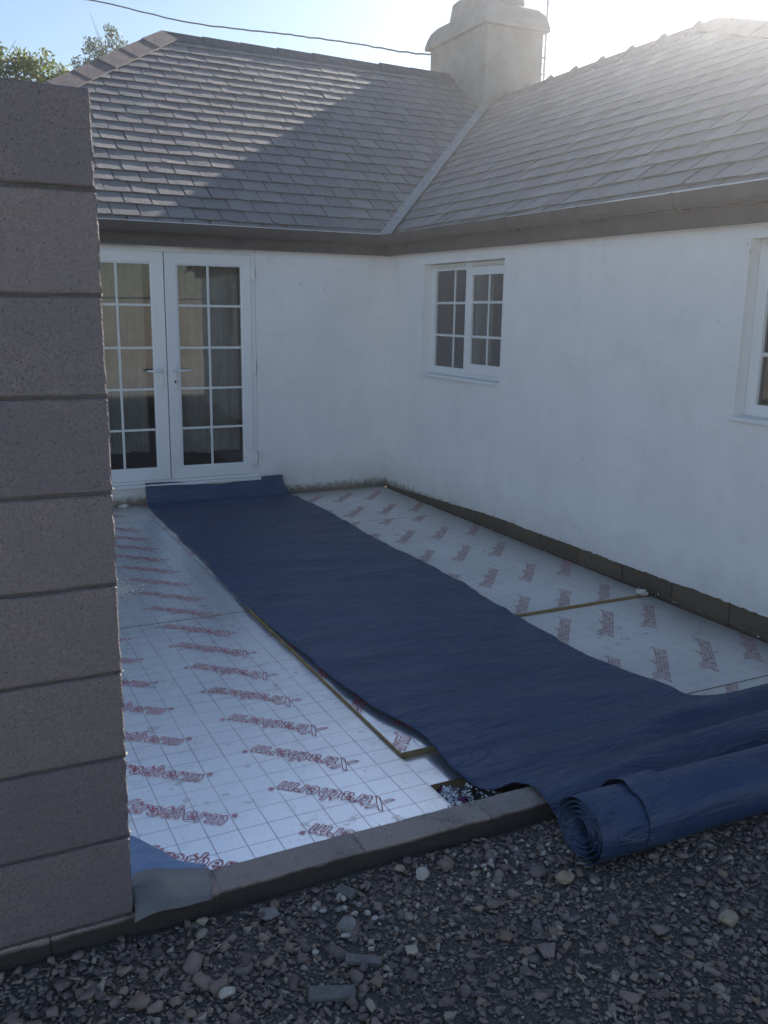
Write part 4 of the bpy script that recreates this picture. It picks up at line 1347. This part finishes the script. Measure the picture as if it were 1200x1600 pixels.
# gravel bed under the loose stones
nx, ny = 96, 34
xs = np.linspace(-4.6, .8, nx); ys = np.linspace(-7.2, -5.50, ny)
gx, gy = np.meshgrid(xs, ys)
fall = np.clip((gy + 7.2) / .3, 0, 1) * np.clip((gx + 4.6) / .3, 0, 1) * np.clip((.8 - gx) / .3, 0, 1)
gz = bed(gx, gy) * fall - 0.004 * (1 - fall) + 0.0
ii = np.arange(nx * ny).reshape(ny, nx)
o = from_arrays('gravel_bed', np.stack([gx, gy, gz], -1).reshape(-1, 3), np.stack([ii[:-1, :-1], ii[:-1, 1:], ii[1:, 1:], ii[1:, :-1]], -1).reshape(-1, 4), 'grit', smooth=True)
tag(o, kind='structure')

def rock(name, loc, size, mat, label, seed, flat=.6, yaw=0.0, cat='stone', boxy=False):
    r = random.Random(seed)
    bm = bmesh.new()
    if boxy:
        bmesh.ops.create_cube(bm, size=2)
        for v in bm.verts: v.co = Vector((v.co.x * r.uniform(.88, 1), v.co.y * r.uniform(.85, 1), v.co.z * r.uniform(.8, 1)))
    else:
        for _ in range(26):
            d = Vector((r.gauss(0, 1), r.gauss(0, 1), r.gauss(0, 1))).normalized() * r.uniform(.9, 1)
            bm.verts.new(d)
        bmesh.ops.convex_hull(bm, input=bm.verts[:])
        for v in [v for v in bm.verts if not v.link_faces]: bm.verts.remove(v)
    for v in bm.verts: v.co = Vector((v.co.x * size[0], v.co.y * size[1], v.co.z * size[2]))
    bmesh.ops.bevel(bm, geom=bm.edges[:], offset=min(size) * .10, segments=1, affect='EDGES')
    bmesh.ops.recalc_face_normals(bm, faces=bm.faces)
    me = bpy.data.meshes.new(name); bm.to_mesh(me); bm.free(); me.materials.append(M[mat])
    z = float(bed(np.array(loc[0]), np.array(loc[1]))) + size[2] * .75 + .008
    return tag(share(me, name, (loc[0], loc[1], z), rot=(r.uniform(-.12, .12), r.uniform(-.12, .12), yaw)), label, cat)
rock('slate_piece', (-3.09, -5.945), (.060, .024, .006), 'st_slate', 'rectangular flat slate piece lying on the gravel near the bottom edge', 1, yaw=-.42, boxy=True, cat='slate piece')
rock('slate_piece', (-2.97, -5.87), (.048, .016, .006), 'st_slate', 'long narrow slate sliver beside the pale pebble cluster', 2, yaw=-.45, boxy=True, cat='slate piece')
rock('slate_piece', (-2.90, -5.605), (.018, .032, .007), 'st_slate', 'upright grey slate block leaning near the kerb foot', 3, yaw=.5, boxy=True, cat='slate piece')
rock('stone', (-2.675, -5.64), (.027, .022, .019), 'st_pale', 'pinkish pale rounded stone on the gravel below the kerb', 4)
rock('stone', (-2.72, -5.585), (.019, .016, .014), 'st_tan', 'small tan stone close to the kerb foot', 5)
rock('stone', (-2.307, -5.83), (.034, .026, .020), 'st_tan', 'brown rounded stone just left of the roll end', 6)
rock('stone', (-3.317, -5.84), (.024, .018, .014), 'st_pale', 'pale angular stone alone in the dark gravel at bottom left', 7)
rock('stone', (-2.96, -5.74), (.032, .027, .021), 'st_grey', 'largest rounded grey stone beside the pebble cluster', 8)
rock('stone', (-2.36, -5.77), (.022, .010, .008), 'st_pale', 'thin pale stone sliver in front of the roll end', 9)
rock('stone', (-1.95, -6.33), (.022, .014, .012), 'st_pale', 'whitish stone near the bottom right corner', 10)
rock('stone', (-3.13, -5.60), (.034, .030, .014), 'st_grey', 'flat grey stone beneath the kerb joint', 12)
rock('stone', (-2.02, -6.17), (.034, .026, .026), 'st_tan', 'rough brown clod on the right of the gravel', 13, cat='clod')
for k in range(16):
    rock('pebble', (-2.93 + random.gauss(0, .075), -5.70 + random.gauss(0, .06)), (random.uniform(.006, .016), random.uniform(.006, .012), random.uniform(.004, .009)), 'st_grey' if k % 3 == 0 else 'st_pale', 'small pale pebble in the light cluster on the gravel', 40 + k, cat='pebble')['group'] = 'pale pebbles clustered on the gravel'
for k in range(34):
    rock('pebble', (-2.40 + random.gauss(0, .10), -5.68 + random.gauss(0, .05)), (random.uniform(.004, .011), random.uniform(.004, .010), random.uniform(.004, .007)), 'st_pale', 'tiny white chip scattered on gravel by the roll end', 80 + k, cat='chip')['group'] = 'white chips scattered by the roll end'

# ------------------------------------------------------------------ cable, mast
pts = [(-3.9, 13.0, 7.55), (-1.054, 9.0, 6.554), (0.16, 7.2, 5.93), (1.19, 5.9, 5.60), (1.86, 4.9, 5.33), (2.35, 4.1, 5.09), (2.55, 3.92, 5.055)]
fine = []
P3 = [Vector(p) for p in pts]
for k in range(121):
    t_ = k / 120 * (len(pts) - 1)
    p = cr_interp(P3, min(t_, len(pts) - 1 - 1e-6))
    fine.append(p + Vector((0, 0, .012 * nz(k * .35))))
tag(MB().tube(fine, 0.011, 6).build('overhead_cable', 'cable', smooth=True), 'black overhead cable sagging from upper left to the chimney', 'cable')
mast = empty('aerial_mast', (3.685, 2.90, 3.7), 'thin grey metal aerial mast standing behind the chimney', 'mast')
MB().tube([(3.685, 2.90, 3.7), (3.72, 2.90, 7.2)], .016, 8).build('pole', 'mast', mast, smooth=True)
for z in (4.72, 4.92):
    MB().box(3.435, 3.71, 2.885, 2.915, z, z + .018).build('bracket', 'mast', mast)

# ------------------------------------------------------------------ trees beyond the roof
def tree(name, base_, clumps, leaf, nleaf, size, label, trunk_r, cat='tree', upright=0.0):
    r = empty(name, base_, label, cat, None)
    top = Vector(clumps[0][0])
    tb = MB()
    b0 = Vector(base_)
    top = sum((Vector(c[0]) for c in clumps), Vector()) / len(clumps)
    tb.tube([b0, b0.lerp(top, .5) + Vector((.1, 0, 0)), top], [trunk_r, trunk_r * .7, trunk_r * .35], 8)
    for c, rad in clumps:
        c = Vector(c)
        st = b0.lerp(top, random.uniform(.55, .9))
        tb.tube([st, st.lerp(c, .5) + Vector((0, 0, .05)), c + Vector((0, 0, rad[2] * .6))], [trunk_r * .35, trunk_r * .2, trunk_r * .05], 5)
        for q in range(7):
            d = Vector((random.gauss(0, 1) * rad[0], random.gauss(0, 1) * rad[1], abs(random.gauss(0, 1)) * rad[2])) * .62
            tb.tube([c, c + d * .5 + Vector((0, 0, .03)), c + d], [trunk_r * .10, trunk_r * .06, .002], 4)
    tb.build('trunk', 'bark', r)
    wts = np.array([c[1][0] * c[1][1] * c[1][2] for c in clumps]) ** .66; wts = wts / wts.sum()
    vs = []; fs = []
    for (c, rad), w_ in zip(clumps, wts):
        n = int(nleaf * w_)
        d = rng.normal(0, 1, (n, 3)); d /= np.linalg.norm(d, axis=1)[:, None]
        rr = rng.uniform(0, 1, n) ** .45
        # sub-clumping so the outline breaks up
        cen = rng.normal(0, 1, (14, 3)); cen /= np.linalg.norm(cen, axis=1)[:, None]
        near = np.argmax(d @ cen.T, 1)
        dd = 0.55 * d + 0.62 * cen[near]
        p = np.array(c) + dd * rr[:, None] * np.array(rad) + rng.normal(0, .02, (n, 3))
        a1 = rng.normal(0, 1, (n, 3)); a1[:, 2] += upright; a1 /= np.linalg.norm(a1, axis=1)[:, None]
        a2 = np.cross(a1, rng.normal(0, 1, (n, 3))); a2 /= np.linalg.norm(a2, axis=1)[:, None]
        L = size * rng.uniform(.6, 1.3, n)[:, None]; Wd = L * .42
        i0 = len(vs) * 0 + sum(len(q) for q in vs)
        quad = np.stack([p, p + a1 * L * .5 + a2 * Wd * .5, p + a1 * L, p + a1 * L * .5 - a2 * Wd * .5], 1).reshape(-1, 3)
        vs.append(quad); fs.append(np.arange(len(quad)).reshape(-1, 4) + i0)
    from_arrays('crown', np.vstack(vs), np.vstack(fs), leaf, r)
    return r
tree('bushy_tree', (-2.3, 8.3, 0), [((-2.62, 8.0, 5.02), (.48, .5, .50)), ((-1.95, 8.1, 5.0), (.40, .4, .42)), ((-1.50, 8.3, 4.95), (.30, .3, .34)), ((-3.2, 8.2, 4.9), (.6, .6, .5)), ((-2.4, 8.3, 4.4), (.8, .7, .5))], 'leaf_y', 16000, .075, 'sunlit yellow green bushy tree showing just above the block pier', .12)
tree('slender_tree', (0.1, 14, 0), [((0.06, 14, 6.85), (.45, .5, .62)), ((-0.42, 14, 6.45), (.30, .4, .40)), ((0.50, 14, 6.75), (.34, .4, .42)), ((0.0, 14, 6.1), (.7, .6, .6))], 'leaf_g', 7000, .08, 'feathery grey green tree rising behind the hip of the roof', .10, upright=1.2)

# ------------------------------------------------------------------ what the door glass reflects, behind the camera
yard = MB(); ii = []
nx, ny = 40, 30
for j in range(ny + 1):
    for i in range(nx + 1):
        x = -16 + 22 * i / nx; y = -17.0 + 7.3 * j / ny
        if j == ny: y += 0.5 * nz(x * .7, 3) + 0.2 * nz(x * 2.1, 8)
        yard.v.append((x, y, 0.012 + 0.006 * nz(x, y)))
for j in range(ny):
    for i in range(nx):
        a_ = j * (nx + 1) + i; yard.f.append((a_, a_ + 1, a_ + nx + 2, a_ + nx + 1))
M['yard'] = mat_simple_noise("pale_concrete", (0.36, 0.345, 0.315), (0.46, 0.44, 0.41), 2.5, 0.9, 0.3, 0.01, True, 0, 0.2)
tag(yard.build('concrete_yard', 'yard', recenter=False), kind='structure')
gw = empty('garden_wall', (-5.0, -17.0, 0), 'long tan garden wall seen only as a reflection in the doors', 'wall')
MB().box(-16, 6, -17.2, -17.0, 0, 1.9).build('wall_body', 'wallstone', gw)
MB().box(-16.05, 6.05, -17.25, -16.95, 1.903, 1.97).build('coping', 'slab', gw)

# ------------------------------------------------------------------ added scattering volume imitating the lens glare towards the sun
hz = bpy.data.materials.new("glare_veil")
hz.use_nodes = True
hn_ = hz.node_tree.nodes
hn_.remove(hn_['Principled BSDF'])
pv = hn_.new('ShaderNodeVolumePrincipled')
pv.inputs['Color'].default_value = (0.95, 0.96, 1.0, 1)
pv.inputs['Density'].default_value = 0.0042
pv.inputs['Anisotropy'].default_value = 0.895
hz.node_tree.links.new(pv.outputs[0], hn_['Material Output'].inputs['Volume'])
M['glare_haze'] = hz
tag(MB().box(-B - 5, B + 5, -B - 5, B + 5, -1.2, 9.2).build('glare_haze', 'glare_haze'), kind='stuff')
